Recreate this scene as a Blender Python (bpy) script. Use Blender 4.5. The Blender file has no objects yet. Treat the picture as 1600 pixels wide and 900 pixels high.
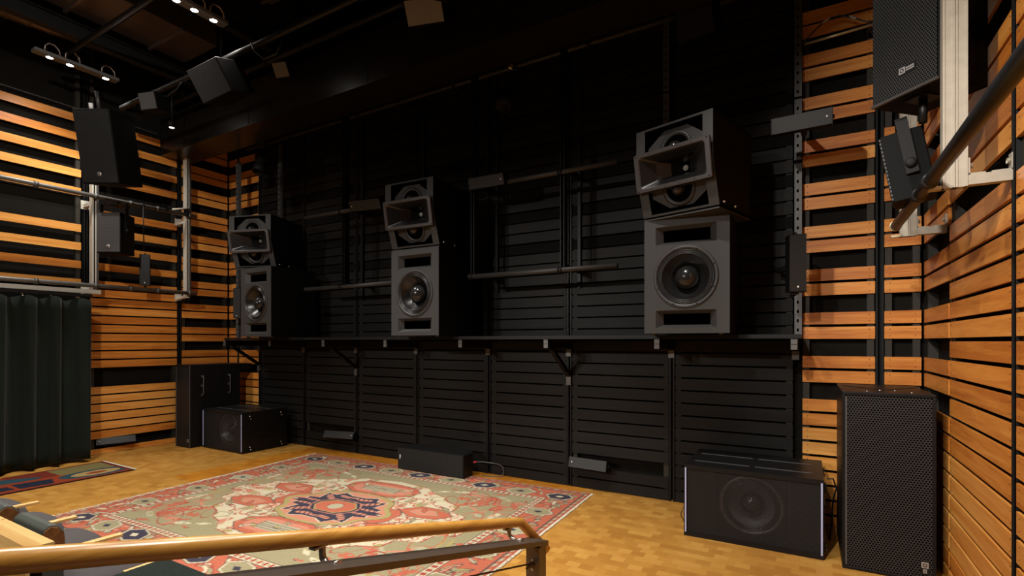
import bpy, bmesh, math, random
import numpy as np
from mathutils import Matrix, Vector

random.seed(7)
SC = bpy.context.scene
COL = SC.collection
PI = math.pi


def lin(r, g, b):
    f = lambda c: (c / 255 / 12.92) if c / 255 <= .04045 else ((c / 255 + .055) / 1.055) ** 2.4
    return (f(r), f(g), f(b), 1.0)


# ------------------------------------------------------------------ materials
def new_mat(name):
    m = bpy.data.materials.new(name)
    m.use_nodes = True
    nt = m.node_tree
    return m, nt, nt.nodes['Principled BSDF']


def nd(nt, kind, **kw):
    n = nt.nodes.new(kind)
    for k, v in kw.items():
        setattr(n, k, v)
    return n


def math_node(nt, op, a, b=None, c=None):
    n = nd(nt, 'ShaderNodeMath', operation=op)
    for i, v in enumerate((a, b, c)):
        if v is None:
            continue
        if isinstance(v, (int, float)):
            n.inputs[i].default_value = v
        else:
            nt.links.new(v, n.inputs[i])
    return n.outputs[0]


def plain(name, col, rough=.5, metal=0.0, spec=.5, noise=0.0, scale=40, bump=0.0, bump_scale=300, coat=0.0):
    m, nt, b = new_mat(name)
    b.inputs['Base Color'].default_value = col
    b.inputs['Roughness'].default_value = rough
    b.inputs['Metallic'].default_value = metal
    b.inputs['Specular IOR Level'].default_value = spec
    b.inputs['Coat Weight'].default_value = coat
    tc = nd(nt, 'ShaderNodeTexCoord')
    if noise:
        n = nd(nt, 'ShaderNodeTexNoise')
        n.inputs['Scale'].default_value = scale
        n.inputs['Detail'].default_value = 4
        nt.links.new(tc.outputs['Object'], n.inputs['Vector'])
        mix = nd(nt, 'ShaderNodeMix', data_type='RGBA')
        mix.inputs['A'].default_value = tuple(c * (1 - noise) for c in col[:3]) + (1,)
        mix.inputs['B'].default_value = tuple(min(1, c * (1 + noise)) for c in col[:3]) + (1,)
        nt.links.new(n.outputs['Fac'], mix.inputs['Factor'])
        nt.links.new(mix.outputs['Result'], b.inputs['Base Color'])
    if bump:
        n2 = nd(nt, 'ShaderNodeTexNoise')
        n2.inputs['Scale'].default_value = bump_scale
        n2.inputs['Detail'].default_value = 2
        nt.links.new(tc.outputs['Object'], n2.inputs['Vector'])
        bp = nd(nt, 'ShaderNodeBump')
        bp.inputs['Strength'].default_value = bump
        bp.inputs['Distance'].default_value = .002
        nt.links.new(n2.outputs['Fac'], bp.inputs['Height'])
        nt.links.new(bp.outputs['Normal'], b.inputs['Normal'])
    return m


def wood(name, axis, c_dark, c_mid, c_light, rough=.38, island=True, grain=14.0, coat=.15, spec=.5):
    """wood with the grain running along one object axis and one tint per board"""
    m, nt, b = new_mat(name)
    tc = nd(nt, 'ShaderNodeTexCoord')
    geo = nd(nt, 'ShaderNodeNewGeometry')
    mp = nd(nt, 'ShaderNodeMapping')
    sc = [grain] * 3
    sc['xyz'.index(axis)] = grain * .06
    mp.inputs['Scale'].default_value = sc
    nt.links.new(tc.outputs['Object'], mp.inputs['Vector'])
    if island:
        add = nd(nt, 'ShaderNodeVectorMath', operation='ADD')
        mul = math_node(nt, 'MULTIPLY', geo.outputs['Random Per Island'], 57.0)
        nt.links.new(mp.outputs['Vector'], add.inputs[0])
        nt.links.new(mul, add.inputs[1])
        vec = add.outputs[0]
    else:
        vec = mp.outputs['Vector']
    n = nd(nt, 'ShaderNodeTexNoise')
    n.inputs['Scale'].default_value = 1.0
    n.inputs['Detail'].default_value = 5
    n.inputs['Roughness'].default_value = .6
    n.inputs['Distortion'].default_value = .8
    nt.links.new(vec, n.inputs['Vector'])
    n3 = nd(nt, 'ShaderNodeTexNoise')
    n3.inputs['Scale'].default_value = 7.0
    n3.inputs['Detail'].default_value = 3
    nt.links.new(vec, n3.inputs['Vector'])
    fac = math_node(nt, 'ADD', math_node(nt, 'MULTIPLY', n.outputs['Fac'], .75), math_node(nt, 'MULTIPLY', n3.outputs['Fac'], .25))
    if island:
        r = math_node(nt, 'MULTIPLY', math_node(nt, 'SUBTRACT', geo.outputs['Random Per Island'], .5), .30)
        fac = math_node(nt, 'ADD', fac, r)
    ramp = nd(nt, 'ShaderNodeValToRGB')
    e = ramp.color_ramp.elements
    e[0].position = .30
    e[0].color = c_dark
    e[1].position = .72
    e[1].color = c_light
    k = e.new(.5)
    k.color = c_mid
    nt.links.new(fac, ramp.inputs['Fac'])
    nt.links.new(ramp.outputs['Color'], b.inputs['Base Color'])
    b.inputs['Roughness'].default_value = rough
    b.inputs['Specular IOR Level'].default_value = spec
    b.inputs['Coat Weight'].default_value = coat
    b.inputs['Coat Roughness'].default_value = .3
    return m


def grille(name, pitch, hole, col, see_through, axes=('X', 'Z'), rough=.45, rim=.0):
    """perforated steel: round holes on a staggered grid in the sheet's own plane"""
    m, nt, b = new_mat(name)
    tc = nd(nt, 'ShaderNodeTexCoord')
    sp = nd(nt, 'ShaderNodeSeparateXYZ')
    nt.links.new(tc.outputs['Object'], sp.inputs[0])
    u = math_node(nt, 'DIVIDE', sp.outputs[axes[0]], pitch)
    v = math_node(nt, 'DIVIDE', sp.outputs[axes[1]], pitch * 1.732)

    def dist(off):
        a = math_node(nt, 'SUBTRACT', math_node(nt, 'FRACT', math_node(nt, 'ADD', u, off)), .5)
        c = math_node(nt, 'MULTIPLY', math_node(nt, 'SUBTRACT', math_node(nt, 'FRACT', math_node(nt, 'ADD', v, off)), .5), 1.732)
        return math_node(nt, 'SQRT', math_node(nt, 'ADD', math_node(nt, 'MULTIPLY', a, a), math_node(nt, 'MULTIPLY', c, c)))
    dm = math_node(nt, 'MINIMUM', dist(100.0), dist(100.5))
    mask = math_node(nt, 'LESS_THAN', dm, hole / pitch / 2)
    b.inputs['Base Color'].default_value = col
    b.inputs['Roughness'].default_value = rough
    b.inputs['Metallic'].default_value = .1
    b.inputs['Specular IOR Level'].default_value = .25
    out = nt.nodes['Material Output']
    mixs = nd(nt, 'ShaderNodeMixShader')
    if see_through:
        tr = nd(nt, 'ShaderNodeBsdfTransparent')
        nt.links.new(tr.outputs[0], mixs.inputs[2])
    else:
        df = nd(nt, 'ShaderNodeBsdfDiffuse')
        df.inputs['Color'].default_value = (.002, .002, .002, 1)
        nt.links.new(df.outputs[0], mixs.inputs[2])
    nt.links.new(mask, mixs.inputs[0])
    nt.links.new(b.outputs[0], mixs.inputs[1])
    nt.links.new(mixs.outputs[0], out.inputs['Surface'])
    return m


def emit(name, col, strength):
    m, nt, b = new_mat(name)
    b.inputs['Base Color'].default_value = (.8, .8, .8, 1)
    b.inputs['Emission Color'].default_value = col
    b.inputs['Emission Strength'].default_value = strength
    return m


def attr_mat(name, rough=.95, bump=.4):
    m, nt, b = new_mat(name)
    at = nd(nt, 'ShaderNodeVertexColor', layer_name='weave')
    tc = nd(nt, 'ShaderNodeTexCoord')
    n = nd(nt, 'ShaderNodeTexNoise')
    n.inputs['Scale'].default_value = 160
    n.inputs['Detail'].default_value = 3
    nt.links.new(tc.outputs['Object'], n.inputs['Vector'])
    r = nd(nt, 'ShaderNodeMapRange')
    r.inputs['To Min'].default_value = .72
    r.inputs['To Max'].default_value = 1.25
    nt.links.new(n.outputs['Fac'], r.inputs['Value'])
    mx = nd(nt, 'ShaderNodeMix', data_type='RGBA', blend_type='MULTIPLY')
    mx.inputs['Factor'].default_value = 1
    nt.links.new(at.outputs['Color'], mx.inputs['A'])
    nt.links.new(r.outputs[0], mx.inputs['B'])
    nt.links.new(mx.outputs['Result'], b.inputs['Base Color'])
    b.inputs['Roughness'].default_value = rough
    b.inputs['Specular IOR Level'].default_value = .1
    bp = nd(nt, 'ShaderNodeBump')
    bp.inputs['Strength'].default_value = bump
    bp.inputs['Distance'].default_value = .003
    nt.links.new(n.outputs['Fac'], bp.inputs['Height'])
    nt.links.new(bp.outputs['Normal'], b.inputs['Normal'])
    return m


def floor_mat():
    m, nt, b = new_mat('end_grain_parquet')
    tc = nd(nt, 'ShaderNodeTexCoord')
    br = nd(nt, 'ShaderNodeTexBrick')
    br.inputs['Scale'].default_value = 1.0
    br.inputs['Brick Width'].default_value = .092
    br.inputs['Row Height'].default_value = .075
    br.inputs['Mortar Size'].default_value = .0012
    br.inputs['Mortar Smooth'].default_value = .6
    br.inputs['Color1'].default_value = (0, 0, 0, 1)
    br.inputs['Color2'].default_value = (1, 1, 1, 1)
    br.inputs['Mortar'].default_value = (.1, .1, .1, 1)
    br.inputs['Bias'].default_value = -.1
    nt.links.new(tc.outputs['Object'], br.inputs['Vector'])
    n = nd(nt, 'ShaderNodeTexNoise')
    n.inputs['Scale'].default_value = 2.2
    n.inputs['Detail'].default_value = 6
    nt.links.new(tc.outputs['Object'], n.inputs['Vector'])
    n2 = nd(nt, 'ShaderNodeTexNoise')
    n2.inputs['Scale'].default_value = 60
    n2.inputs['Detail'].default_value = 4
    nt.links.new(tc.outputs['Object'], n2.inputs['Vector'])
    f = math_node(nt, 'ADD', math_node(nt, 'MULTIPLY', br.outputs['Color'], .5), math_node(nt, 'MULTIPLY', n.outputs['Fac'], .45))
    f = math_node(nt, 'ADD', f, math_node(nt, 'MULTIPLY', math_node(nt, 'SUBTRACT', n2.outputs['Fac'], .5), .25))
    ramp = nd(nt, 'ShaderNodeValToRGB')
    e = ramp.color_ramp.elements
    e[0].position = .12
    e[0].color = lin(160, 110, 45)
    e[1].position = .95
    e[1].color = lin(203, 157, 80)
    k = e.new(.45)
    k.color = lin(180, 130, 58)
    nt.links.new(f, ramp.inputs['Fac'])
    # boards that long lay under the carpet kept a deeper orange: a rectangle in the floor's own coordinates
    sp = nd(nt, 'ShaderNodeSeparateXYZ')
    nt.links.new(tc.outputs['Object'], sp.inputs[0])
    mk = math_node(nt, 'MULTIPLY', math_node(nt, 'GREATER_THAN', sp.outputs['X'], -5.95), math_node(nt, 'GREATER_THAN', sp.outputs['Y'], 2.95))
    mk = math_node(nt, 'MULTIPLY', mk, math_node(nt, 'LESS_THAN', sp.outputs['X'], -1.9))
    mk = math_node(nt, 'MULTIPLY', mk, .8)
    mx = nd(nt, 'ShaderNodeMix', data_type='RGBA', blend_type='MULTIPLY')
    nt.links.new(mk, mx.inputs['Factor'])
    nt.links.new(ramp.outputs['Color'], mx.inputs['A'])
    mx.inputs['B'].default_value = (1.08, .80, .26, 1)
    nt.links.new(mx.outputs['Result'], b.inputs['Base Color'])
    b.inputs['Roughness'].default_value = .42
    b.inputs['Specular IOR Level'].default_value = .35
    bp = nd(nt, 'ShaderNodeBump')
    bp.inputs['Strength'].default_value = .15
    bp.inputs['Distance'].default_value = .002
    nt.links.new(br.outputs['Fac'], bp.inputs['Height'])
    bp.invert = True
    nt.links.new(bp.outputs['Normal'], b.inputs['Normal'])
    return m


ORANGE = (lin(180, 103, 36), lin(214, 138, 58), lin(235, 170, 88))
M = {}
M['slat_y'] = wood('orange_slat_wood_side', 'y', *ORANGE)
M['slat_x'] = wood('orange_slat_wood_end', 'x', *ORANGE)
M['black_slat'] = wood('black_stained_slat', 'x', (0.006409, 0.006032, 0.005655, 1), (0.009425, 0.008897, 0.008143, 1), (0.01282, 0.01206, 0.01131, 1), rough=.55, coat=0, spec=.2)
M['nail'] = plain('dark_nail_head', (.05, .03, .02, 1), .5, .5)
M['backing'] = plain('dark_felt_backing', (0.0075, 0.006375, 0.004875, 1), .9, noise=.35, scale=9, spec=.15)
M['felt_board'] = plain('black_felt_board', (0.004092, 0.00396, 0.003828, 1), .85, spec=.2, noise=.2, scale=8)
M['batten'] = plain('dark_batten', (0.01768, 0.01428, 0.00816, 1), .7, noise=.2)
M['black_metal'] = plain('black_metal', (0.0078, 0.0078, 0.0078, 1), .45, .2, spec=.3, noise=.2, scale=30)
M['black_flat'] = plain('flat_black_paint', (0.0042, 0.0042, 0.0042, 1), .7, noise=.3, scale=12, spec=.3)
M['cabinet'] = plain('black_textured_cabinet', (.0032, .0032, .0032, 1), .6, spec=.1, bump=.25, noise=.15, scale=20)
M['cab_sheen'] = plain('black_satin_cabinet', (0.0066, 0.0066, 0.0069, 1), .42, spec=.25, bump=.15, noise=.15, scale=20)
M['baffle'] = plain('charcoal_painted_baffle', (0.03116, 0.03017, 0.02884, 1), .6, bump=.3, bump_scale=500, noise=.1, scale=60)
M['flange'] = plain('grey_cast_flange', (0.0819, 0.07254, 0.0702, 1), .38, .55, noise=.15, scale=50)
M['horn'] = plain('dark_horn_plastic', (0.0084, 0.00784, 0.00752, 1), .3)
M['ring'] = plain('driver_ring', (0.034, 0.0323, 0.03145, 1), .45, .2, noise=.15, scale=60)
M['rubber'] = plain('black_rubber', (.005, .005, .005, 1), .32)
M['cone'] = plain('driver_cone', (.009, .009, .009, 1), .27, bump=.25, bump_scale=150, noise=.2, scale=30)
M['cone_grey'] = plain('grey_driver_cone', (.07, .07, .072, 1), .3, bump=.2, bump_scale=150)
M['dome'] = plain('driver_dome', (0.0154, 0.0154, 0.0154, 1), .2)
M['black_void'] = plain('deep_black', (.0015, .0015, .0015, 1), .9, spec=0)
M['pale'] = plain('pale_throat', (.45, .42, .38, 1), .4)
M['white_mark'] = plain('white_emblem', (.75, .75, .75, 1), .4)
M['silver'] = plain('silver_emblem', (.38, .37, .37, 1), .35, .4)
M['strut'] = plain('galvanised_strut', (0.416, 0.376, 0.304, 1), .5, .35, noise=.18, scale=25)
M['strut_white'] = plain('pale_strut', (0.612, 0.5865, 0.51, 1), .5, .15, noise=.1, scale=25)
M['strut_grey'] = plain('grey_strut', (0.1088, 0.1056, 0.1024, 1), .45, .5, noise=.2, scale=30)
M['pipe_black'] = plain('black_pipe', (0.0165, 0.0165, 0.01725, 1), .38, .2, noise=.35, scale=14)
M['pipe_grey'] = plain('dull_grey_pipe', (.036, .034, .032, 1), .5, .2, noise=.2, scale=14)
M['pipe_light'] = plain('worn_grey_pipe', (.16, .155, .145, 1), .45, .4, noise=.3, scale=16)
M['trim_strip'] = plain('pale_blue_grille_edge', lin(176, 186, 228), .35)
M['trim_grey'] = plain('grey_edge', (0.0975, 0.0975, 0.1013, 1), .4, .3)
M['chrome'] = plain('bright_fitting', (.6, .6, .6, 1), .25, .9)
M['g_tall'] = grille('coarse_hex_grille', .0165, .0115, (0.0384, 0.0368, 0.0352, 1), False)
M['g_sub'] = grille('perforated_sub_grille', .0115, .0085, (0.03, 0.03, 0.03075, 1), True)
M['g_fine'] = grille('fine_grille', .012, .0075, (0.03, 0.03, 0.03, 1), False)
M['g_grey'] = grille('grey_fine_grille', .011, .0058, (0.1125, 0.111, 0.1095, 1), False)
M['curtain'] = plain('dark_green_velvet', (.0050, .0092, .0060, 1), .85, spec=.2, noise=.3, scale=5, bump=.2, bump_scale=400)
M['curtain'].node_tree.nodes['Principled BSDF'].inputs['Sheen Weight'].default_value = .06
M['cushion'] = plain('charcoal_upholstery', (.060, .053, .053, 1), .9, spec=.2, bump=.3, bump_scale=600, noise=.12, scale=30)
M['green_pad'] = plain('grey_green_vinyl', (.060, .068, .058, 1), .5, noise=.1, scale=30)
M['ply'] = wood('pale_birch_ply', 'x', lin(196, 152, 88), lin(214, 174, 112), lin(226, 190, 132), rough=.3, island=False, grain=9)
M['ply_edge'] = wood('brown_ply_edge', 'x', lin(90, 56, 28), lin(120, 76, 38), lin(150, 100, 52), rough=.5, island=False, grain=40)
M['oak'] = wood('oiled_oak_rail', 'y', lin(172, 116, 44), lin(200, 146, 66), lin(216, 168, 88), rough=.3, island=False, grain=26, coat=.3)
M['steel_brown'] = plain('bronzed_steel', (.125, .10, .08, 1), .38, .6, noise=.15, scale=20)
M['steel'] = plain('brushed_steel', (.42, .38, .33, 1), .32, .9)
M['carpet'] = plain('dark_green_ribbed_carpet', (.016, .021, .018, 1), .95, spec=.1, bump=.8, bump_scale=260, noise=.5, scale=180)
M['duct'] = plain('galvanised_duct', (.14, .112, .10, 1), .34, .7, noise=.85, scale=2.2)
M['conduit'] = plain('flexible_conduit', (.48, .40, .36, 1), .35, .7)
M['lamp_on'] = emit('lit_lamp', (1.0, .93, .84, 1), 60)
M['led_white'] = emit('small_white_lamp', (1.0, .95, .9, 1), 12)
M['pale_grey'] = plain('pale_grey_steel', (.21, .205, .20, 1), .6)
M['strip_face'] = plain('dark_strip_grille', (0.0117, 0.0117, 0.01125, 1), .5)
M['grey_lid'] = plain('grey_painted_steel', (.11, .105, .10, 1), .5)
M['brown_panel'] = plain('brown_black_panel', (0.0112, 0.0088, 0.0064, 1), .3, .2, noise=.2, scale=5)
M['cable'] = plain('black_cable', (.012, .012, .012, 1), .4)
M['cable_white'] = plain('white_cable', (.10, .096, .092, 1), .4)
M['brass'] = plain('pale_brass_rod', (.62, .55, .36, 1), .35, .6)
M['red_plug'] = plain('red_plug', (.5, .03, .04, 1), .4)
M['floor'] = floor_mat()
M['rug'] = attr_mat('knotted_wool')
M['fringe'] = plain('wool_fringe', lin(206, 200, 180), .95, noise=.25, scale=90, bump=.6, bump_scale=120)


# ------------------------------------------------------------------ mesh builder
class MB:
    def __init__(s):
        s.v, s.f, s.m, s.s = [], [], [], []
        s.T = Matrix.Identity(4)

    def add(s, vs, fs, mat=0, smooth=False):
        o = len(s.v)
        for p in vs:
            s.v.append(tuple(s.T @ Vector(p)))
        for f in fs:
            s.f.append(tuple(i + o for i in f))
            s.m.append(mat)
            s.s.append(smooth)
        return s

    def box(s, x0, x1, y0, y1, z0, z1, mat=0, skip=()):
        vs = [(x0, y0, z0), (x1, y0, z0), (x1, y1, z0), (x0, y1, z0), (x0, y0, z1), (x1, y0, z1), (x1, y1, z1), (x0, y1, z1)]
        F = {'b': (0, 3, 2, 1), 't': (4, 5, 6, 7), 'f': (0, 1, 5, 4), 'r': (1, 2, 6, 5), 'k': (2, 3, 7, 6), 'l': (3, 0, 4, 7)}
        return s.add(vs, [F[k] for k in F if k not in skip], mat)

    def prism(s, poly, axis, a, b, mat=0):
        """poly in the two other axes (in xyz order), extruded from a to b along axis"""
        def P(p, t):
            return {'x': (t, p[0], p[1]), 'y': (p[0], t, p[1]), 'z': (p[0], p[1], t)}[axis]
        n = len(poly)
        vs = [P(p, a) for p in poly] + [P(p, b) for p in poly]
        fs = [tuple(range(n))[::-1], tuple(range(n, 2 * n))]
        fs += [(i, (i + 1) % n, n + (i + 1) % n, n + i) for i in range(n)]
        return s.add(vs, fs, mat)

    def lathe(s, prof, c=(0, 0, 0), n=40, mat=0, axis='y'):
        vs, fs = [], []
        for r, h in prof:
            for i in range(n):
                a = 2 * PI * i / n
                if axis == 'y':
                    vs.append((c[0] + r * math.cos(a), c[1] + h, c[2] + r * math.sin(a)))
                elif axis == 'z':
                    vs.append((c[0] + r * math.cos(a), c[1] + r * math.sin(a), c[2] + h))
                else:
                    vs.append((c[0] + h, c[1] + r * math.cos(a), c[2] + r * math.sin(a)))
        for k in range(len(prof) - 1):
            for i in range(n):
                j = (i + 1) % n
                fs.append((k * n + i, k * n + j, (k + 1) * n + j, (k + 1) * n + i))
        return s.add(vs, fs, mat, True)

    def tube(s, pts, r, n=12, mat=0, caps=True, smooth=True):
        pts = [Vector(p) for p in pts]
        vs, fs = [], []
        up = None
        for i, p in enumerate(pts):
            if i == 0:
                d = pts[1] - p
            elif i == len(pts) - 1:
                d = p - pts[i - 1]
            else:
                d = (pts[i + 1] - p).normalized() + (p - pts[i - 1]).normalized()
            d.normalize()
            if up is None:
                up = Vector((0, 0, 1)) if abs(d.z) < .9 else Vector((1, 0, 0))
            a = d.cross(up).normalized()
            b = a.cross(d).normalized()
            up = b
            rr = r[i] if isinstance(r, (list, tuple)) else r
            for k in range(n):
                t = 2 * PI * k / n
                vs.append(tuple(p + a * (rr * math.cos(t)) + b * (rr * math.sin(t))))
        for i in range(len(pts) - 1):
            for k in range(n):
                j = (k + 1) % n
                fs.append((i * n + k, i * n + j, (i + 1) * n + j, (i + 1) * n + k))
        s.add(vs, fs, mat, smooth)
        if caps:
            o = len(s.v) - len(vs)
            s.f.append(tuple(o + k for k in range(n))[::-1])
            s.f.append(tuple(o + (len(pts) - 1) * n + k for k in range(n)))
            s.m += [mat, mat]
            s.s += [False, False]
        return s

    def plate(s, x0, x1, z0, z1, y, holes=(), mat=0):
        """a flat panel at depth y facing -Y with rectangular ('r') or round ('c') holes"""
        xs, zs = {x0, x1}, {z0, z1}
        cells = []
        for h in holes:
            if h[0] == 'r':
                bx = h[1:5]
            else:
                g = h[3] * 1.06
                bx = (h[1] - g, h[1] + g, h[2] - g, h[2] + g)
            cells.append(bx)
            xs |= {bx[0], bx[1]}
            zs |= {bx[2], bx[3]}
        xs, zs = sorted(xs), sorted(zs)
        for i in range(len(xs) - 1):
            for j in range(len(zs) - 1):
                cx, cz = (xs[i] + xs[i + 1]) / 2, (zs[j] + zs[j + 1]) / 2
                if any(b[0] < cx < b[1] and b[2] < cz < b[3] for b in cells):
                    continue
                s.add([(xs[i], y, zs[j]), (xs[i + 1], y, zs[j]), (xs[i + 1], y, zs[j + 1]), (xs[i], y, zs[j + 1])], [(0, 1, 2, 3)], mat)
        for h in holes:
            if h[0] != 'c':
                continue
            _, cx, cz, r = h
            g = r * 1.06
            n = 48
            vs, fs = [], []
            for i in range(n):
                a = 2 * PI * i / n
                c, q = math.cos(a), math.sin(a)
                t = g / max(abs(c), abs(q))
                vs += [(cx + r * c, y, cz + r * q), (cx + t * c, y, cz + t * q)]
            for i in range(n):
                j = (i + 1) % n
                fs.append((2 * i, 2 * i + 1, 2 * j + 1, 2 * j))
            s.add(vs, fs, mat)
        return s

    def funnel(s, o, i, y0, y1, mat=0, back=None):
        """tapered opening from rectangle o at y0 to rectangle i at y1; back = material index of its floor"""
        def R(q, y):
            return [(q[0], y, q[2]), (q[1], y, q[2]), (q[1], y, q[3]), (q[0], y, q[3])]
        vs = R(o, y0) + R(i, y1)
        s.add(vs, [(k, (k + 1) % 4, 4 + (k + 1) % 4, 4 + k) for k in range(4)], mat)
        if back is not None:
            s.add(R(i, y1), [(0, 1, 2, 3)], back)
        return s

    def build(s, name, mats, parent=None, bevel=0.0, kind=None, label=None, clip=()):
        me = bpy.data.meshes.new(name)
        me.from_pydata(s.v, [], s.f)
        for m in (mats if isinstance(mats, (list, tuple)) else [mats]):
            me.materials.append(m)
        me.polygons.foreach_set('material_index', s.m)
        me.polygons.foreach_set('use_smooth', s.s)
        me.update()
        if clip:
            bm = bmesh.new()
            bm.from_mesh(me)
            for co_, no_ in clip:
                bmesh.ops.bisect_plane(bm, geom=bm.verts[:] + bm.edges[:] + bm.faces[:], plane_co=co_, plane_no=no_, clear_inner=True)
            bm.to_mesh(me)
            bm.free()
        o = bpy.data.objects.new(name, me)
        COL.objects.link(o)
        if parent is not None:
            o.parent = parent
        if bevel:
            b = o.modifiers.new('edge', 'BEVEL')
            b.width = bevel
            b.segments = 2
            b.limit_method = 'ANGLE'
            b.angle_limit = .6
        if kind:
            o['kind'] = kind
        if label:
            o['label'] = label
        return o


def thing(name, label, cat, loc=(0, 0, 0), rz=0.0, group=None, rx=0.0, ry=0.0):
    o = bpy.data.objects.new(name, None)
    COL.objects.link(o)
    o.empty_display_size = .1
    o.location = loc
    o.rotation_euler = (rx, ry, rz)
    o['label'] = label
    o['category'] = cat
    if group:
        o['group'] = group
    return o


def tag(o, label, cat, group=None, kind=None):
    o['label'] = label
    o['category'] = cat
    if group:
        o['group'] = group
    if kind:
        o['kind'] = kind
    return o


def dup(root, loc, rz=None, label=None, rx=None, ry=None):
    r = root.copy()
    COL.objects.link(r)
    r.location = loc
    e = list(root.rotation_euler)
    if rx is not None:
        e[0] = rx
    if ry is not None:
        e[1] = ry
    if rz is not None:
        e[2] = rz
    r.rotation_euler = e
    if label:
        r['label'] = label
    for ch in list(root.children):
        c = ch.copy()
        COL.objects.link(c)
        c.parent = r
        for g in list(ch.children):
            d = g.copy()
            COL.objects.link(d)
            d.parent = c
    return r


def R(d):
    return math.radians(d)


# ------------------------------------------------------------------ the room
XL, YB, XR = -7.95, 4.785, .74        # faces of the slats
TH = .016                             # slat thickness
OFF = .075                            # slat face to backing

mb = MB().box(-8.4, 1.2, -1.6, 5.1, -.08, 0)
mb.build('floor', M['floor'], kind='structure')

wl = MB().box(XL - .25, XL - OFF, -1.6, 5.1, 0, 6.0).build('wall_left', M['backing'], kind='structure')
wb = MB().box(XL - .2, XR + .3, YB + OFF, YB + .3, 0, 6.0).build('wall_back', M['backing'], kind='structure')
wr = MB().box(XR + OFF, XR + .3, -1.6, 5.0, 0, 6.0).build('wall_right', M['backing'], kind='structure')
MB().box(-8.4, 1.2, -1.6, 5.1, 6.0, 6.1).build('ceiling', M['black_flat'], kind='structure')


def slat_panel(wall, side, a, b, rows, mats, m0, mod, hgt, parent, ragged=False):
    """one panel of horizontal slats between a and b; rows are board numbers counted up from the floor"""
    mb = MB()
    for k in rows:
        zt = m0 + mod * k
        z0, z1 = max(.004, zt - hgt), zt
        if side == 'back':
            mb.box(a, b, YB, YB + TH, z0, z1, 0)
        elif side == 'left':
            mb.box(XL - TH, XL, a, b, z0, z1, 0)
        else:
            mb.box(XR, XR + TH, a, b, z0, z1, 0)
        if len(mats) > 1:
            for e in (a + .035, b - .035):
                for zz in (z0 + .022, z1 - .022):
                    if side == 'back':
                        mb.lathe([(.0035, 0), (.0035, -.001), (0, -.001)], (e, YB, zz), 6, 1, 'y')
                    elif side == 'left':
                        mb.lathe([(.0035, 0), (.0035, .001), (0, .001)], (XL, e, zz), 6, 1, 'x')
                    else:
                        mb.lathe([(.0035, 0), (.0035, -.001), (0, -.001)], (XR, e, zz), 6, 1, 'x')
    mb.build('slat_panel', mats, parent)
    # the battens the slats are nailed to
    bt = MB()
    for e in (a + .004, b - .049):
        if side == 'back':
            bt.box(e, e + .045, YB + TH + .001, YB + OFF, .0, 5.98)
        elif side == 'left':
            bt.box(XL - OFF, XL - TH - .001, e, e + .045, .0, 5.98)
        else:
            bt.box(XR + TH + .001, XR + OFF, e, e + .045, .0, 5.98)
    bt.build('batten', M['batten'], parent)


def channel(parent, side, p, w=.042, mat='black_flat', z0=0.0, z1=5.98, name='wall_channel'):
    """slotted steel channel set in the gap between two slat panels"""
    mb = MB()
    for q0, q1, d0, d1 in ((-w / 2, -w / 2 + .006, -.004, OFF), (w / 2 - .006, w / 2, -.004, OFF), (-w / 2, w / 2, OFF - .03, OFF - .02),
                           (-w / 2, -w / 2 + .013, -.006, 0), (w / 2 - .013, w / 2, -.006, 0)):
        if side == 'back':
            mb.box(p + q0, p + q1, YB + d0, YB + d1, z0, z1)
        elif side == 'left':
            mb.box(XL - d1, XL - d0, p + q0, p + q1, z0, z1)
        else:
            mb.box(XR + d0, XR + d1, p + q0, p + q1, z0, z1)
    return mb.build(name, M[mat], parent)


pairs = lambda lo, hi: [k for k in range(lo, hi) if k % 3]
ML = .1148
HL = .0945
oy = [M['slat_y'], M['nail']]
ox = [M['slat_x'], M['nail']]
# left wall: three panels
rowsA = [k for k in range(19, 38, 2) if k != 27]
slat_panel(wl, 'left', -.4, 2.88, rowsA, oy, .07, ML, HL, wl)
rowsB = [0] + list(range(2, 8)) + list(range(10, 19)) + [k for k in range(19, 38, 2) if k != 29]
slat_panel(wl, 'left', 2.975, 4.015, rowsB, oy, .07, ML, HL, wl)
slat_panel(wl, 'left', 4.085, 4.765, list(range(0, 9)) + pairs(10, 39), oy, .07, ML, HL, wl)
channel(wl, 'left', 2.927)
channel(wl, 'left', 4.05)
# end wall, the short orange strip beside the left wall
slat_panel(wb, 'back', XL + .01, -7.715, list(range(0, 9)) + pairs(10, 38), ox, .07, ML, HL, wb)
slat_panel(wb, 'back', -7.675, -7.185, list(range(0, 9)) + pairs(10, 38), ox, .07, ML, HL, wb)
channel(wb, 'back', -7.695, .034)
# end wall, black panels
posts = [-7.15, -6.135, -5.10, -4.084, -3.057, -2.089, -1.074, -.075]
bk = [M['black_slat'], M['black_metal']]
for i in range(7):
    rows = [k for k in range(0, 19) if not (i in (1, 5) and k == 2)] + pairs(19, 50)
    slat_panel(wb, 'back', posts[i] + .03, posts[i + 1] - .03, rows, bk, .0985, .1140, .0985, wb)
for i in range(7):
    fb = MB()
    for k in range(21, 50, 3):
        fb.box(posts[i] + .03, posts[i + 1] - .03, YB + .010, YB + .03, .0985 + .1140 * k - .0985, .0985 + .1140 * k)
    fb.build('recessed_board', M['felt_board'], wb)
for p in posts[:-1]:
    channel(wb, 'back', p, .046, 'black_metal')
# end wall, orange strip on the right
slat_panel(wb, 'back', -.036, .447, list(range(0, 9)) + pairs(10, 50), ox, .07, .1160, .0945, wb)
slat_panel(wb, 'back', .505, XR - .012, list(range(0, 9)) + pairs(10, 50), ox, .07, .1160, .0945, wb)
channel(wb, 'back', .476, .05)
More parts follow.
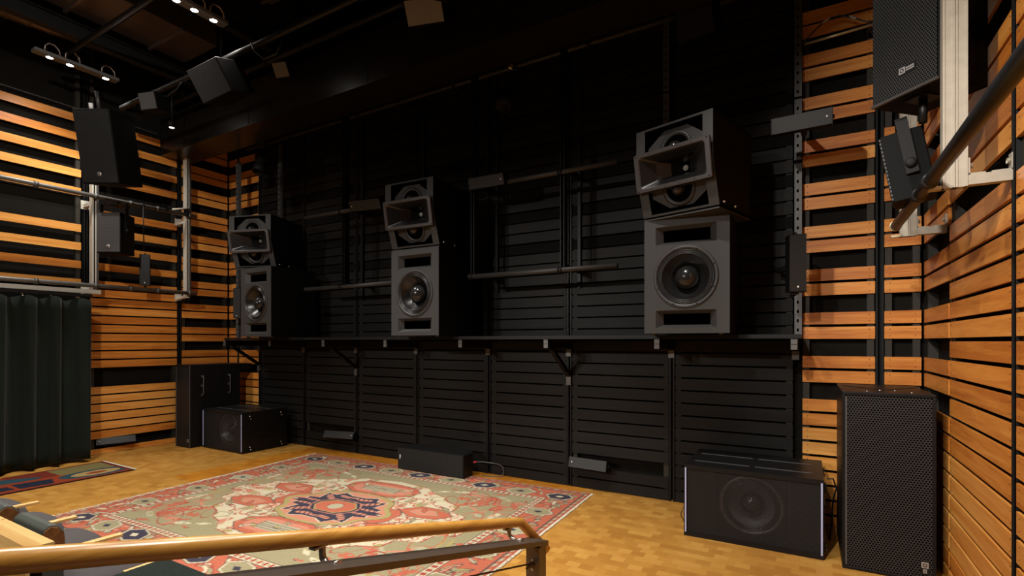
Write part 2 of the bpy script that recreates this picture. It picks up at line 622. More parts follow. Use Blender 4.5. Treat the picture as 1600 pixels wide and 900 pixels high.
# right wall
rr = list(range(0, 19)) + [k for k in range(19, 50) if k % 3 != 1]
slat_panel(wr, 'right', 4.012, 4.765, list(range(0, 9)) + pairs(10, 50), oy, .07, .1160, .0945, wr)
slat_panel(wr, 'right', 2.885, 3.985, rr, oy, .07, .1160, .0945, wr)
slat_panel(wr, 'right', 1.70, 2.848, rr, oy, .07, .1160, .0945, wr)
slat_panel(wr, 'right', .50, 1.66, rr, oy, .07, .1160, .0945, wr)
for p in (2.867, 1.68):
    channel(wr, 'right', p, .03)

# bulkhead above the end wall
mb = MB().box(XL + .003, XR - .003, 3.79, 4.19, 4.09, 4.62)
mb.box(XL + .003, XR - .003, 3.782, 3.79, 4.09, 4.105)
for x in (-7.9, -5.9, -3.9, -1.9, .0):
    mb.box(x, x + .012, 3.784, 3.79, 4.105, 4.62)
mb.build('trim_1', M['brown_panel'], kind='structure')


# ------------------------------------------------------------------ drivers
def driver(parent, c, Rr, matT=None, depth=.08, screws=8, ribs=3, dome_r=.36, ring='ring', cone='cone'):
    T = matT or Matrix.Identity(4)
    a = MB()
    a.T = T
    a.lathe([(Rr * 1.0, 0), (Rr * 1.0, -.006), (Rr * .985, -.009), (Rr * .895, -.009), (Rr * .875, .004)], c, 56)
    for k in range(screws):
        t = 2 * PI * (k + .5) / screws
        a.lathe([(.006, -.009), (.006, -.011), (0, -.011)], (c[0] + Rr * .93 * math.cos(t), c[1], c[2] + Rr * .93 * math.sin(t)), 8, 1)
    fr = a.build('driver_frame', [M[ring], M['black_metal']], parent)
    b = MB()
    b.T = T
    pr = []
    r0, r1 = .88 * Rr, .72 * Rr
    for k in range(ribs * 6 + 1):
        t = k / (ribs * 6)
        pr.append((r0 + (r1 - r0) * t, -.001 - .007 * abs(math.sin(t * ribs * PI))))
    b.lathe(pr, c, 56)
    b.build('surround', M['rubber'], parent)
    d = MB()
    d.T = T
    pr = []
    for k in range(9):
        t = k / 8
        pr.append((.72 * Rr + (dome_r - .72) * Rr * t, depth * (t ** .85)))
    d.lathe(pr, c, 56)
    d.build('cone', M[cone], parent)
    e = MB()
    e.T = T
    pr = []
    for k in range(9):
        t = k / 8 * PI / 2
        pr.append((dome_r * 1.06 * Rr * math.cos(t), depth * .8 - 1.0 * dome_r * Rr * math.sin(t)))
    e.lathe(pr, c, 40)
    e.build('dust_cap', M['dome'], parent)


# ------------------------------------------------------------------ the three stacks on the shelf
def bass_cabinet(label, loc):
    W, H, D = .618, .873, .66
    t = thing('bass_cabinet', label, 'loudspeaker', loc, 0, 'bass cabinets on the wall shelf')
    mb = MB()
    h = W / 2
    mb.box(-h, h, 0, D, 0, H, 0, skip=('f',))
    pt = (-h + .088, h - .088, .675, .815)
    pb = (-h + .088, h - .088, .04, .175)
    mb.plate(-h, h, 0, H, 0, [('r',) + pt, ('r',) + pb, ('c', .0, .425, .225)], 1)
    for q in (pt, pb):
        mb.funnel(q, (q[0] + .05, q[1] - .05, q[2] + .025, q[3] - .025), 0, .045, 1)
        mb.funnel((q[0] + .05, q[1] - .05, q[2] + .025, q[3] - .025), (q[0] + .055, q[1] - .055, q[2] + .03, q[3] - .03), .045, .4, 2, 2)
    mb.build('cabinet', [M['cabinet'], M['baffle'], M['black_void']], t)
    driver(t, (0, 0, .425), .236, depth=.085)
    for x in (-h + .06, h - .06):
        for y in (.06, D - .06):
            MB().lathe([(.0, -.012), (.022, -.012), (.025, 0)], (x, y, 0), 14, 0, 'z').build('foot', M['rubber'], t)
    return t


def horn_cabinet(label, loc, rz):
    W, H, D = .60, .64, .56
    h = W / 2
    t = thing('horn_cabinet', label, 'loudspeaker', loc, rz, 'horn cabinets on top of the bass cabinets')
    mb = MB()
    B = -.105                              # how far the upper baffle stands forward of the foot
    prof = [(0, 0), (B, .32), (B, H), (D, H), (D, 0)]
    th = .018
    for x0, x1 in ((-h, -h + th), (h - th, h)):
        mb.prism(prof, 'x', x0, x1, 0)
    mb.box(-h, h, B, D, H - th, H, 0)
    mb.box(-h, h, .0, D, 0, th, 0)
    mb.box(-h, h, D - th, D, th, H - th, 0)
    st = .074
    # upper baffle with its recess
    op = (-h + st, h - st, .440, H - .014)
    mb.plate(-h + th, h - th, .435, H, B - .0005, [('r',) + op], 1)
    for x0 in (-h, h - th):
        mb.box(x0, x0 + th, B - .0012, B - .0002, .325, H, 1)
    mb.funnel(op, op, B, B + .13, 2, 2)
    L = math.hypot(B, .32)
    tl = Matrix.Rotation(math.atan2(-B, .32), 4, 'X')
    mb.T = tl
    ol = (-h + st, h - st, .016, .182)
    mb.plate(-h + th, h - th, 0, .187, -.0005, [('r',) + ol], 1)
    for x0 in (-h, h - th):
        mb.box(x0, x0 + th, -.0012, -.0002, 0, L, 1)
    mb.funnel(ol, ol, 0, .13, 2, 2)
    mb.T = Matrix.Identity(4)
    mb.build('cabinet', [M['cabinet'], M['baffle'], M['black_void']], t)

    # eight sided driver plates inside the recesses
    def octo(T, zc, y, up):
        cl = ((0, 0, .415), (0, 0, 1)) if up else ((0, 0, .195), (0, 0, -1))
        a = MB()
        a.T = T
        hw, tw = .222, .092
        zt = .152
        if up:
            poly = [(-tw, zc + zt), (tw, zc + zt), (hw, zc + zt * .35), (hw, zc - .1), (-hw, zc - .1), (-hw, zc + zt * .35)]
        else:
            poly = [(-hw, zc + .1), (hw, zc + .1), (hw, zc - zt * .25), (tw, zc - zt * .86), (-tw, zc - zt * .86), (-hw, zc - zt * .25)]
        a.prism(poly, 'y', y, y + .02, 0)
        a.build('driver_plate', M['baffle'], t, clip=[cl])
        b = MB()
        b.T = T
        c = (0, y, zc)
        r = .128
        b.lathe([(r, 0), (r, -.008), (r * .84, -.010), (r * .80, -.002), (r * .78, -.0015)], c, 40, 0)
        b.lathe([(r * .78, -.0015), (r * .36, -.0012)], c, 40, 1)
        b.lathe([(r * .42 * math.cos(k * PI / 16), -.0012 - r * .46 * math.sin(k * PI / 16)) for k in range(9)], c, 28, 2)
        b.build('cone_driver', [M['ring'], M['black_void'], M['dome']], t, clip=[cl])
    octo(Matrix.Identity(4), .455, B + .045, True)
    octo(tl, .170, .045, False)

    # horn with its cast flange, tipped a little downwards
    fl = MB()
    fl.T = Matrix.Translation((0, -.128, .31)) @ Matrix.Rotation(R(10), 4, 'X')
    fw, fh = h - .003, .143
    ow, oh = fw - .042, fh - .032
    nseg = 6

    def rrect(w, hh, r, y):
        pts = []
        for cx, cz, a0 in ((w - r, hh - r, 0), (-w + r, hh - r, 90), (-w + r, -hh + r, 180), (w - r, -hh + r, 270)):
            for k in range(nseg + 1):
                a = R(a0 + 90 * k / nseg)
                pts.append((cx + r * math.cos(a), y, cz + r * math.sin(a)))
        return pts
    loops = [rrect(fw, fh, .014, .012), rrect(fw, fh, .014, 0), rrect(fw - .004, fh - .004, .012, -.005), rrect(ow + .006, oh + .006, .03, -.005),
             rrect(ow, oh, .026, .002)]
    n = len(loops[0])
    vs = [p for l in loops for p in l]
    fs = []
    for k in range(len(loops) - 1):
        fs += [(k * n + i, k * n + (i + 1) % n, (k + 1) * n + (i + 1) % n, (k + 1) * n + i) for i in range(n)]
    fl.add(vs, fs, 0)
    for k in range(6):
        x = -fw + .02 + (2 * fw - .04) * k / 5
        for z in (-fh + .014, fh - .014):
            fl.lathe([(.0065 if k in (0, 5) else .0045, -.005), (.006 if k in (0, 5) else .004, -.0065), (0, -.0065)], (x, 0, z), 8, 1)
    fo = fl.build('horn_flange', [M['flange'], M['black_metal']], t)
    ho = MB()
    ho.T = fl.T
    lp = [rrect(ow, oh, .026, .002), rrect(ow * .62, oh * .62, .014, .075), rrect(ow * .30, oh * .44, .008, .15), rrect(.030, .036, .004, .235)]
    vs = [p for l in lp for p in l]
    fs = []
    for k in range(len(lp) - 1):
        fs += [(k * n + i, k * n + (i + 1) % n, (k + 1) * n + (i + 1) % n, (k + 1) * n + i) for i in range(n)]
    ho.add(vs, fs, 0)
    ho.build('horn', M['horn'], t)
    tr = MB()
    tr.T = fl.T
    tr.lathe([(.022, .226), (.020, .221), (0, .220)], (0, 0, 0), 18, 0)
    tr.build('horn_throat', M['pale'], t)
    bs = MB().box(-h + .004, h - .004, .004, D - .01, -.022, -.012).box(-h + .02, -h + .05, .03, D - .03, -.012, 0).box(h - .05, h - .02, .03, D - .03, -.012, 0)
    bs.lathe([(.010, 0), (.010, .012), (0, .012)], (h + .002, .06, .03), 10, 1, 'x')
    bs.lathe([(.010, 0), (.010, .012), (0, .012)], (h + .002, .25, .03), 10, 1, 'x')
    bs.build('base_frame', [M['baffle'], M['chrome']], t)
    return t


SHELF_Z = 1.512
YF = 3.98
for who, cx, yaw in (('left', -6.035, 18.0), ('middle', -3.435, 2.0), ('right', -.795, -15.8)):
    lb = {'left': 'charcoal single-woofer cabinet on the shelf beside the orange corner, leftmost of three',
          'middle': 'charcoal single-woofer cabinet at the middle of the long black shelf',
          'right': 'charcoal single-woofer cabinet at the right end of the long black shelf'}[who]
    bass_cabinet(lb, (cx, YF, SHELF_Z + .012))
    lh = {'left': 'grey horn loudspeaker on the leftmost woofer cabinet, turned toward the middle',
          'middle': 'grey horn loudspeaker facing straight out on the middle woofer cabinet',
          'right': 'grey horn loudspeaker on the rightmost woofer cabinet, turned left'}[who]
    px_, py_ = {'left': (-6.135, 4.045), 'middle': (-3.435, 3.995), 'right': (-.82, 3.90)}[who]
    horn_cabinet(lh, (px_, py_, SHELF_Z + .012 + .873 + .022), R(yaw))

# ------------------------------------------------------------------ long shelf on brackets
sh = thing('wall_shelf', 'long black shelf on strut brackets across the black slatted wall', 'shelf', (0, 0, 0))
mb = MB().box(-7.13, -.04, 4.235, YB - .008, SHELF_Z - .028, SHELF_Z)
mb.build('shelf_board', M['black_metal'], sh, bevel=.002)
MB().box(-7.13, -.04, 4.228, 4.235, SHELF_Z - .028, SHELF_Z + .003).build('shelf_lip', M['black_metal'], sh)
for i, x in enumerate(posts):
    xx = min(x, -.085)
    b = MB()
    z1 = SHELF_Z - .029
    b.box(xx - .021, xx + .021, 4.25, YB - .007, z1 - .082, z1)
    for k in (0, 1):
        b.box(xx - .021, xx + .021, 4.238, 4.25, z1 - .040 - .041 * k, z1 - .003 - .041 * k, 1)
    b.box(xx - .026, xx + .026, YB - .03, YB - .007, z1 - .17, z1 - .1, 1)
    o = b.build('bracket', [M['black_metal'], M['strut_grey']], sh)
    if i in (0, 2, 5):
        d = MB()
        p0, p1 = Vector((xx, 4.36, z1 - .09)), Vector((xx, YB - .02, z1 - .36))
        dv = (p1 - p0)
        ln = dv.length
        q = dv.to_track_quat('Y', 'Z').to_matrix().to_4x4()
        d.T = Matrix.Translation(p0) @ q
        d.box(-.02, .02, 0, ln, -.02, .02, 0)
        for k in range(8):
            d.box(-.0205, .0205, .03 + k * ln / 8, .05 + k * ln / 8, -.008, .008, 1)
        d.build('brace', [M['black_metal'], M['black_void']], sh)
        e = MB().box(xx - .024, xx + .024, YB - .03, YB - .007, z1 - .46, z1 - .36)
        e.build('bracket_foot', M['strut_grey'], sh)

# ------------------------------------------------------------------ floor loudspeakers
def badge(parent, T, w=.06, hgt=.03, bar=True):
    b = MB()
    b.T = T
    b.box(-w / 2 - .005, w / 2 + .005, -.002, 0, -hgt / 2 - .005, hgt / 2 + .005, 0)
    b.box(-w / 2, -w / 2 + hgt, -.004, -.002, -hgt / 2, hgt / 2, 1)
    b.lathe([(hgt * .33, -.0042), (hgt * .33, -.0048), (hgt * .2, -.0048), (hgt * .2, -.0042)], (-w / 2 + hgt / 2, 0, 0), 14, 0)
    if bar:
        for z in (.0055, -.0055):
            for k in range(4):
                x0 = -w / 2 + hgt * 1.15 + k * (w - hgt * 1.2) / 4
                b.box(x0, x0 + (w - hgt * 1.2) / 5.2, -.004, -.002, z - .004, z + .004, 1)
    b.build('badge', [M['black_metal'], M['silver']], parent)


# tall double sub on its end, right corner
def tall_sub(label, loc, rz, W, D, gmat, group=None):
    H = 1.14
    t = thing('tall_subwoofer', label, 'loudspeaker', loc, rz, group)
    h = W / 2
    mb = MB().box(-h, h, .012, D, 0, H)
    mb.box(-h, h, 0, .012, 0, .022).box(-h, h, 0, .012, H - .022, H).box(-h, -h + .016, 0, .012, .022, H - .022).box(h - .016, h, 0, .012, .022, H - .022)
    mb.build('cabinet', M['cab_sheen'], t, bevel=.004)
    MB().box(-h + .017, h - .017, .004, .0125, .023, H - .023).build('grille', gmat, t)
    s = MB().box(-h + .016, -h + .025, -.003, .004, .03, H - .03)
    s.build('edge_strip', M['trim_grey'], t, label='grey strip along the grille edge')
    return t, h, H


t, h, H = tall_sub('tall black double subwoofer standing on end in the right corner', (.432, 3.93, 0), 0, .476, .72, M['g_tall'])
badge(t, Matrix.Translation((h - .055, .004, .09)) @ Matrix.Rotation(R(90), 4, 'Y'), .07, .035)
mb = MB()
mb.prism([(-.02, .22), (.02, .22), (.22, .55), (-.22, .55)], 'z', H, H + .003, 0)
for x, y in ((-.02, .2), (.06, .2), (.13, .08), (-.1, .08)):
    mb.lathe([(.008, .0), (.008, .003), (0, .004)], (x, y, H), 8, 1, 'z')
mb.build('rigging_plate', [M['black_metal'], M['chrome']], t)

t, h, H = tall_sub('tall black subwoofer standing on end against the left orange slats', (-7.50, 3.86, 0), 0, .36, .72, M['g_fine'])
MB().box(h - .003, h + .003, -.002, .006, .0, H).build('corner_edge', M['trim_grey'], t, label='pale grey vertical front edge')
badge(t, Matrix.Translation((h - .05, .004, .1)), .04, .04, False)
for y in (.17, .55):
    hd = MB()
    z0, z1 = .72, .98
    hd.tube([(h - .002, y, z0), (h + .03, y, z0 + .01), (h + .032, y, z0 + .03), (h + .032, y, z1 - .03), (h + .03, y, z1 - .01), (h - .002, y, z1)], .006, 8)
    for z in (z0, (z0 + z1) / 2, z1):
        hd.box(h, h + .004, y - .018, y + .018, z - .015, z + .015, 1)
    hd.build('handle', [M['trim_grey'], M['strut_grey']], t)
MB().box(-h, h, .72, .90, 1.04, H - .004).build('rear_panel', M['cab_sheen'], t)


def single_sub(label, loc, face_grille):
    W, H, D = .905, .535, .66
    h = W / 2
    t = thing('subwoofer', label, 'loudspeaker', loc, 0, 'single subwoofers on the floor')
    mb = MB()
    mb.box(-h, h, 0, D, 0, H, 0, skip=('f',))
    fr = .022
    op = (-h + fr, h - fr, .035, H - .03)
    mb.plate(-h, h, 0, H, 0, [('r',) + op], 0)
    # inside: stepped baffle panels left and right of the driver, driver opening
    mb.funnel(op, op, 0, .06, 0)
    mb.plate(op[0], op[1], op[2], op[3], .06, [('r', -.235, .235, .05, H - .045)], 0)
    q = (-.235, .235, .05, H - .045)
    mb.funnel(q, (q[0] + .01, q[1] - .01, q[2] + .01, q[3] - .01), .06, .10, 0)
    mb.plate(q[0] + .01, q[1] - .01, q[2] + .01, q[3] - .01, .10, [('c', 0, H / 2, .2)], 0)
    for zz in (.14, .46):
        mb.box(-h + .05, h - .47, zz * 0 + D * .25 + (zz - .14) * .9, D * .25 + (zz - .14) * .9 + .012, H, H + .003, 2)
        mb.box(h - .43, h - .07, D * .25 + (zz - .14) * .9, D * .25 + (zz - .14) * .9 + .012, H, H + .003, 2)
    mb.build('cabinet', [M['cab_sheen'], M['baffle'], M['trim_grey']], t)
    driver(t, (0, .10, H / 2), .215, depth=.09, screws=8, ring='flange', cone='cone_grey')
    MB().add([(op[0], .006, op[2]), (op[1], .006, op[2]), (op[1], .006, op[3]), (op[0], .006, op[3])], [(0, 1, 2, 3)]).build('grille', face_grille, t)
    for sx in (-1, 1):
        x = sx * (h - .013)
        MB().box(x - .005, x + .005, -.005, .003, .03, H - .022).build('edge_strip', M['trim_strip'], t, label='pale blue vertical grille edge strip')
    for sx in (-1, 1):
        for y in (.10, .56):
            for z in (.06, H - .07):
                lk = MB()
                lk.box(sx * h - .002, sx * h + .012, y - .02, y + .02, z - .03, z + .03, 0)
                lk.lathe([(.010, 0), (.010, .018 * sx), (0, .018 * sx)], (sx * h, y, z + .015), 10, 1, 'x')
                lk.lathe([(.007, 0), (.007, .02 * sx), (0, .02 * sx)], (sx * h, y + .012, z - .02), 10, 1, 'x')
                lk.build('rigging_link', [M['black_metal'], M['chrome']], t)
        hd = MB().box(sx * h - .001, sx * h + .008, .22, .46, .2, .32, 0)
        hd.box(sx * h + .008, sx * h + .016, .24, .44, .285, .30, 0)
        hd.build('handle', M['black_metal'], t)
    return t


sR = single_sub('wide black subwoofer with a round driver behind its mesh, beside the tall right subwoofer', (-.357, 4.0, 0), M['g_sub'])
sL = single_sub('wide black subwoofer on the floor in front of the tall left subwoofer', (-6.803, 4.0, 0), M['g_sub'])

# low centre loudspeaker with chamfered rear corners
t = thing('low_loudspeaker', 'long low black loudspeaker on the rug edge in front of the black wall', 'loudspeaker', (-3.60, 4.42, .012))
mb = MB()
mb.prism([(-.46, 0), (.46, 0), (.46, .17), (.38, .27), (-.38, .27), (-.46, .17)], 'z', 0, .245)
mb.build('cabinet', M['cab_sheen'], t, bevel=.004)
MB().box(-.452, .452, -.006, .0, .008, .237).build('grille', M['g_fine'], t)
MB().box(-.425, -.412, -.009, -.006, .135, .165).box(-.427, -.415, -.009, -.006, .118, .13).build('badge', M['white_mark'], t, label='tiny white emblem')

# its signal lead
cb = MB().tube([(-3.14, 4.62, .15), (-3.08, 4.65, .155), (-2.98, 4.68, .15), (-2.90, 4.72, .135), (-2.86, 4.75, .11), (-2.85, 4.76, .05), (-2.86, 4.74, .006), (-2.95, 4.68, .006), (-3.06, 4.66, .006)], .005, 8)
cb.tube([(-3.145, 4.60, .15), (-3.115, 4.63, .154)], .011, 8, 1)
tag(cb.build('signal_cable', [M['cable_white'], M['red_plug']]), 'thin pale cable with a red plug behind the low centre loudspeaker', 'cable')


# ------------------------------------------------------------------ small strip loudspeakers
def strip_speaker(name, label, loc, rot, L=.40, S=.10, mark='end', vertical=False, body='cabinet', face='strip_face', group=None, yoke=False, dep=.1, reach=0.0):
    """long axis along local X, front towards -Y, origin at the middle"""
    t = thing(name, label, 'loudspeaker', loc, rot[2], group, rot[0], rot[1])
    mb = MB().box(-L / 2 + .006, L / 2 - .006, .004, dep, -S / 2, S / 2)
    mb.build('cabinet', M[body], t, bevel=.004)
    MB().box(-L / 2 + .006, L / 2 - .006, -.002, .005, -S / 2 + .003, S / 2 - .003).build('grille', M[face], t)
    for sx in (-1, 1):
        e = MB().box(min(sx * L / 2, sx * (L / 2 - .006)), max(sx * L / 2, sx * (L / 2 - .006)), -.003, dep, -S / 2, S / 2)
        e.lathe([(.014, 0), (.014, .01 * sx), (0, .01 * sx)], (sx * L / 2, dep * .55, 0), 12, 0, 'x')
        e.build('end_cap', M['black_metal'], t)
    mx = L / 2 - .035
    MB().lathe([(.007, -.002), (.007, -.005), (0, -.005)], (mx if mark == 'end' else -mx, 0, 0), 10, 0).build('emblem', M['white_mark'], t)
    if yoke:
        y = MB()
        y.tube([(-L / 2 - .006, dep * .5, 0), (-L / 2 - .02, dep * .5, .0), (-L / 2 - .02, dep + .06, 0), (L / 2 + .02, dep + .06, 0), (L / 2 + .02, dep * .5, 0), (L / 2 + .006, dep * .5, 0)], .007, 8)
        y.build('yoke', M['black_metal'], t)
    if reach:
        MB().box(-.02, .02, dep, dep + reach, -.018, .018).build('wall_bracket', M['black_flat'], t)
    return t


G1 = 'small strip loudspeakers'
# on the pipe frames of the black wall, tipped down
strip_speaker('strip_loudspeaker', 'small strip loudspeaker hung beside the middle horn loudspeaker, on its right', (-2.72, 4.20, 3.025), (R(18), 0, R(2)), .40, .11, group=G1)
strip_speaker('strip_loudspeaker', 'small strip loudspeaker at the pipe end between the left and middle stacks', (-4.38, 4.22, 3.02), (R(25), 0, R(10)), .42, .12, 'other', group=G1)
strip_speaker('strip_loudspeaker', 'small strip loudspeaker across the steel upright high beside the right orange slats', (-.04, 4.20, 3.035), (R(10), 0, R(-2)), .385, .115, group=G1, reach=.41)
# upright ones (long axis vertical)
strip_speaker('strip_loudspeaker', 'upright strip loudspeaker on the steel channel right of the right stack', (-.06, 4.27, 2.035), (0, R(90), R(18)), .42, .115, group=G1, yoke=True, reach=.36)
strip_speaker('strip_loudspeaker', 'upright strip loudspeaker in the corner left of the left stack', (-6.92, 4.28, 2.0), (0, R(90), R(14)), .42, .125, group=G1, yoke=True, reach=.36)
strip_speaker('strip_loudspeaker', 'upright strip loudspeaker hanging by a rod from the left wall pipe', (-7.58, 3.43, 2.41), (0, R(90), R(62)), .41, .115, group=G1, yoke=True, face='black_metal')
# near the floor
strip_speaker('strip_loudspeaker', 'low strip loudspeaker in the black wall gap between low centre speaker and right subwoofer', (-1.85, 4.66, .275), (R(-14), 0, R(-4)), .40, .105, 'other', group=G1)
strip_speaker('strip_loudspeaker', 'low strip loudspeaker in the black wall gap left of the low centre speaker', (-5.31, 4.66, .245), (R(-28), 0, R(12)), .46, .10, group=G1)
strip_speaker('strip_loudspeaker', 'low strip loudspeaker in the bottom gap of the left orange slats', (-7.90, 3.24, .165), (R(-25), 0, R(76)), .42, .095, 'other', group=G1)


# ------------------------------------------------------------------ hung loudspeakers
def hung_speaker(name, label, loc, rot, W, H, D, gmat, group=None, mark='round', mark_z=.12, taper=0.0, rail=False):
    """origin at the middle of the lower front edge, front towards -Y"""
    t = thing(name, label, 'loudspeaker', loc, rot[2], group, rot[0], rot[1])
    h = W / 2
    mb = MB()
    mb.prism([(-h, 0), (h, 0), (h - taper * .2, D * .45), (h - taper, D), (-h + taper, D), (-h + taper * .2, D * .45)], 'z', 0, H)
    mb.build('cabinet', M['cabinet'], t, bevel=.005)
    MB().box(-h + .008, h - .008, -.007, .0, .012, H - .008).build('grille', gmat, t)
    if rail:
        MB().box(-h, h, -.010, .004, 0, .012).build('front_rail', M['flange'], t)
    if mark == 'round':
        MB().lathe([(.022, -.007), (.022, -.011), (0, -.011)], (0, 0, mark_z), 16).box(-.004, .004, -.0125, -.011, mark_z - .013, mark_z + .013, 1).build('emblem', [M['silver'], M['black_metal']], t)
    elif mark == 'badge':
        badge(t, Matrix.Translation((.02, -.007, mark_z)), .075, .03)
    return t


a = hung_speaker('hanging_loudspeaker', 'large black loudspeaker hung high on the left before the orange slats', (-6.69, 2.605, 3.19), (R(11), 0, R(30)), .395, .77, .42, M['g_fine'], mark_z=.10, taper=.04)
b = MB().tube([(-.02, .15, .77), (-.02, .15, .98)], .02, 10).box(-.05, .01, .12, .18, .77, .80)
b.build('hanger', M['pipe_grey'], a)
b = MB()
b.lathe([(.0, 0), (.02, 0), (.02, .06), (0, .06)], (-.02, .04, .772), 14, 0, 'z').build('safety_ring', M['white_mark'], a, label='white fitting above the cabinet')
s = hung_speaker('hanging_loudspeaker', 'small grey-fronted loudspeaker in a yoke below the left wall pipe', (-7.34, 2.93, 2.54), (0, 0, R(30)), .295, .49, .27, M['g_grey'], mark_z=.075, taper=.03)
y = MB()
y.box(-.162, -.148, .06, .11, .25, .60).box(.148, .162, .06, .11, .25, .60).box(-.162, .162, .06, .11, .60, .612).box(-.05, .05, .07, .28, .60, .64)
for sx in (-1, 1):
    y.lathe([(.02, 0), (.02, .014 * sx), (0, .014 * sx)], (sx * .16, .085, .28), 12, 0, 'x')
y.build('yoke', M['black_metal'], s)

# right side, on the near pipe frame
b = hung_speaker('hanging_loudspeaker', 'black loudspeaker with a silver badge hung high at the right edge beside the strut', (.400, 3.061, 2.641), (0, 0, R(-45)), .322, .57, .30, M['g_fine'], mark='badge', mark_z=.115, rail=True)
MB().tube([(.0, .12, 0), (.0, .12, -.12)], .018, 10).box(-.05, .05, .06, .18, -.006, 0).build('hanger', M['black_metal'], b)
m = hung_speaker('hanging_loudspeaker', 'small black loudspeaker tilted in a yoke under the badged loudspeaker', (.39, 3.27, 2.155), (R(10), 0, R(-98)), .20, .345, .17, M['g_fine'], mark='none', taper=.02)
y = MB().box(.10, .112, .07, .12, .12, .40).box(-.112, -.10, .07, .12, .12, .40).box(-.112, .112, .07, .12, .39, .402)
for sx in (-1, 1):
    y.lathe([(.024, 0), (.024, .018 * sx), (.012, .022 * sx), (0, .022 * sx)], (sx * .108, .095, .17), 14, 0, 'x')
y.build('yoke', M['black_flat'], m)

# among the ceiling steelwork
hung_speaker('ceiling_loudspeaker', 'black loudspeaker tilted down among the ceiling pipes above the left corner', (-4.99, 2.90, 3.845), (R(24), R(-16), R(16)), .355, .315, .38, M['g_fine'], mark='none')
g = hung_speaker('ceiling_loudspeaker', 'grey-bottomed loudspeaker at the top edge of the photo near the middle', (-2.93, 3.56, 4.27), (R(28), R(-5), R(24)), .34, .21, .24, M['pale_grey'], mark='none', taper=.05)
hung_speaker('ceiling_loudspeaker', 'black loudspeaker just above the grey-bottomed one at the top edge', (-2.66, 3.33, 4.27), (R(30), R(16), R(20)), .22, .30, .16, M['g_fine'], mark='none')
hung_speaker('ceiling_loudspeaker', 'small dark loudspeaker under the ceiling pipes above the left stack', (-4.55, 3.3, 4.10), (R(30), R(-8), R(30)), .15, .15, .16, M['grey_lid'], mark='none')
hung_speaker('ceiling_loudspeaker', 'pale-faced small ceiling loudspeaker behind the large left hanging loudspeaker', (-6.30, 2.90, 4.02), (R(12), R(-4), R(24)), .20, .19, .2, M['strut_grey'], mark='none')
hung_speaker('ceiling_loudspeaker', 'dim black loudspeaker hung above the right stack near the grey upright', (-.78, 4.35, 3.92), (R(20), 0, R(-10)), .30, .26, .2, M['cab_sheen'], mark='none')


# stage spotlights, unlit
def stage_light(label, loc, rz, tilt):
    t = thing('stage_spotlight', label, 'spotlight', loc, rz, 'unlit stage spotlights')
    b = MB()
    b.T = Matrix.Rotation(tilt, 4, 'X')
    b.lathe([(0, .14), (.05, .13), (.062, .08), (.062, -.10), (.075, -.11), (.075, -.2), (.068, -.2), (.06, -.12), (0, -.11)], (0, 0, 0), 20)
    b.build('lamp_body', M['black_flat'], t)
    y = MB().box(-.085, -.075, -.018, .018, -.02, .17).box(.075, .085, -.018, .018, -.02, .17).box(-.085, .085, -.018, .018, .17, .18)
    y.tube([(0, 0, .18), (0, 0, .25)], .014, 8)
    y.build('yoke', M['black_metal'], t)
    cl = MB().lathe([(.02, -.02), (.036, -.02), (.036, .02), (.02, .02)], (0, 0, .27), 12, 0, 'x').box(-.012, .012, -.01, .01, .235, .26)
    cl.build('clamp', M['steel'], t)
    return t


stage_light('unlit black spotlight below the pipe at the left end of the black wall', (-6.62, 4.45, 4.00), R(20), R(70))
stage_light('unlit black spotlight hung from the pipe between the middle and right stacks', (-2.55, 4.40, 3.92), R(-15), R(55))

# ------------------------------------------------------------------ pipe frames
def clampring(mb, p, r, axis, mat=1):
    mb.lathe([(r, -.02), (r + .008, -.02), (r + .008, .02), (r, .02)], p, 14, mat, axis)


# on the left wall
fr = thing('wall_pipe_frame', 'pale steel pipe frame standing off the left orange wall', 'pipe frame', (0, 0, 0))
for y in (2.92, 4.03):
    s = MB()
    z0, z1 = 2.09, 3.88 if y < 3 else 4.09
    s.box(-7.77, -7.69, y - .022, y + .022, z0, z1, 0)
    s.box(-7.694, -7.686, y - .006, y + .006, z0 + .02, z1, 1)
    s.box(-7.76, -7.70, y + .022, y + .050, z0, z1, 2)
    s.build('upright', [M['strut_white'], M['black_metal'], M['strut_grey']], fr)
    for z in (3.20, 2.12):
        a = MB().box(XL + .001, -7.77, y - .02, y + .02, z - .04, z, 0)
        a.box(XL + .001, XL + .008, y - .045, y + .045, z - .06, z + .05, 0)
        a.build('wall_arm', M['strut_white'], fr)
for z, y0, r in ((3.265, .2, .026), (2.155, .2, .026)):
    p = MB()
    p.tube([(-7.65, y0, z), (-7.65, 4.12, z)], r, 14, 0)
    for yy in (1.2, 2.35, 2.92, 3.3, 3.62, 4.03):
        clampring(p, (-7.65, yy, z), r, 'y')
    p.build('pipe', [M['pipe_light'], M['strut_grey']], fr)
MB().box(-7.72, -7.66, .2, 2.98, 2.055, 2.105).build('cross_strut', M['strut_white'], fr)
rd = MB().tube([(-7.62, 3.43, 3.26), (-7.60, 3.43, 2.665)], .007, 8)
clampring(rd, (-7.65, 3.43, 3.265), .026, 'y', 0)
rd.build('drop_rod', M['black_metal'], fr)
for yy in (3.72, 3.98):
    cl = MB()
    cl.box(-7.68, -7.60, yy - .012, yy + .012, 3.25, 3.33).box(-7.66, -7.62, yy - .04, yy + .04, 3.325, 3.345)
    cl.tube([(-7.64, yy, 3.29), (-7.60, yy + .06, 3.33)], .008, 8)
    cl.build('clamp', M['black_metal'], fr)
ag = MB().tube([(-7.6, 3.78, 3.29), (-7.62, 4.02, 3.36)], .012, 8)
ag.build('hose_arm', M['strut_white'], fr)

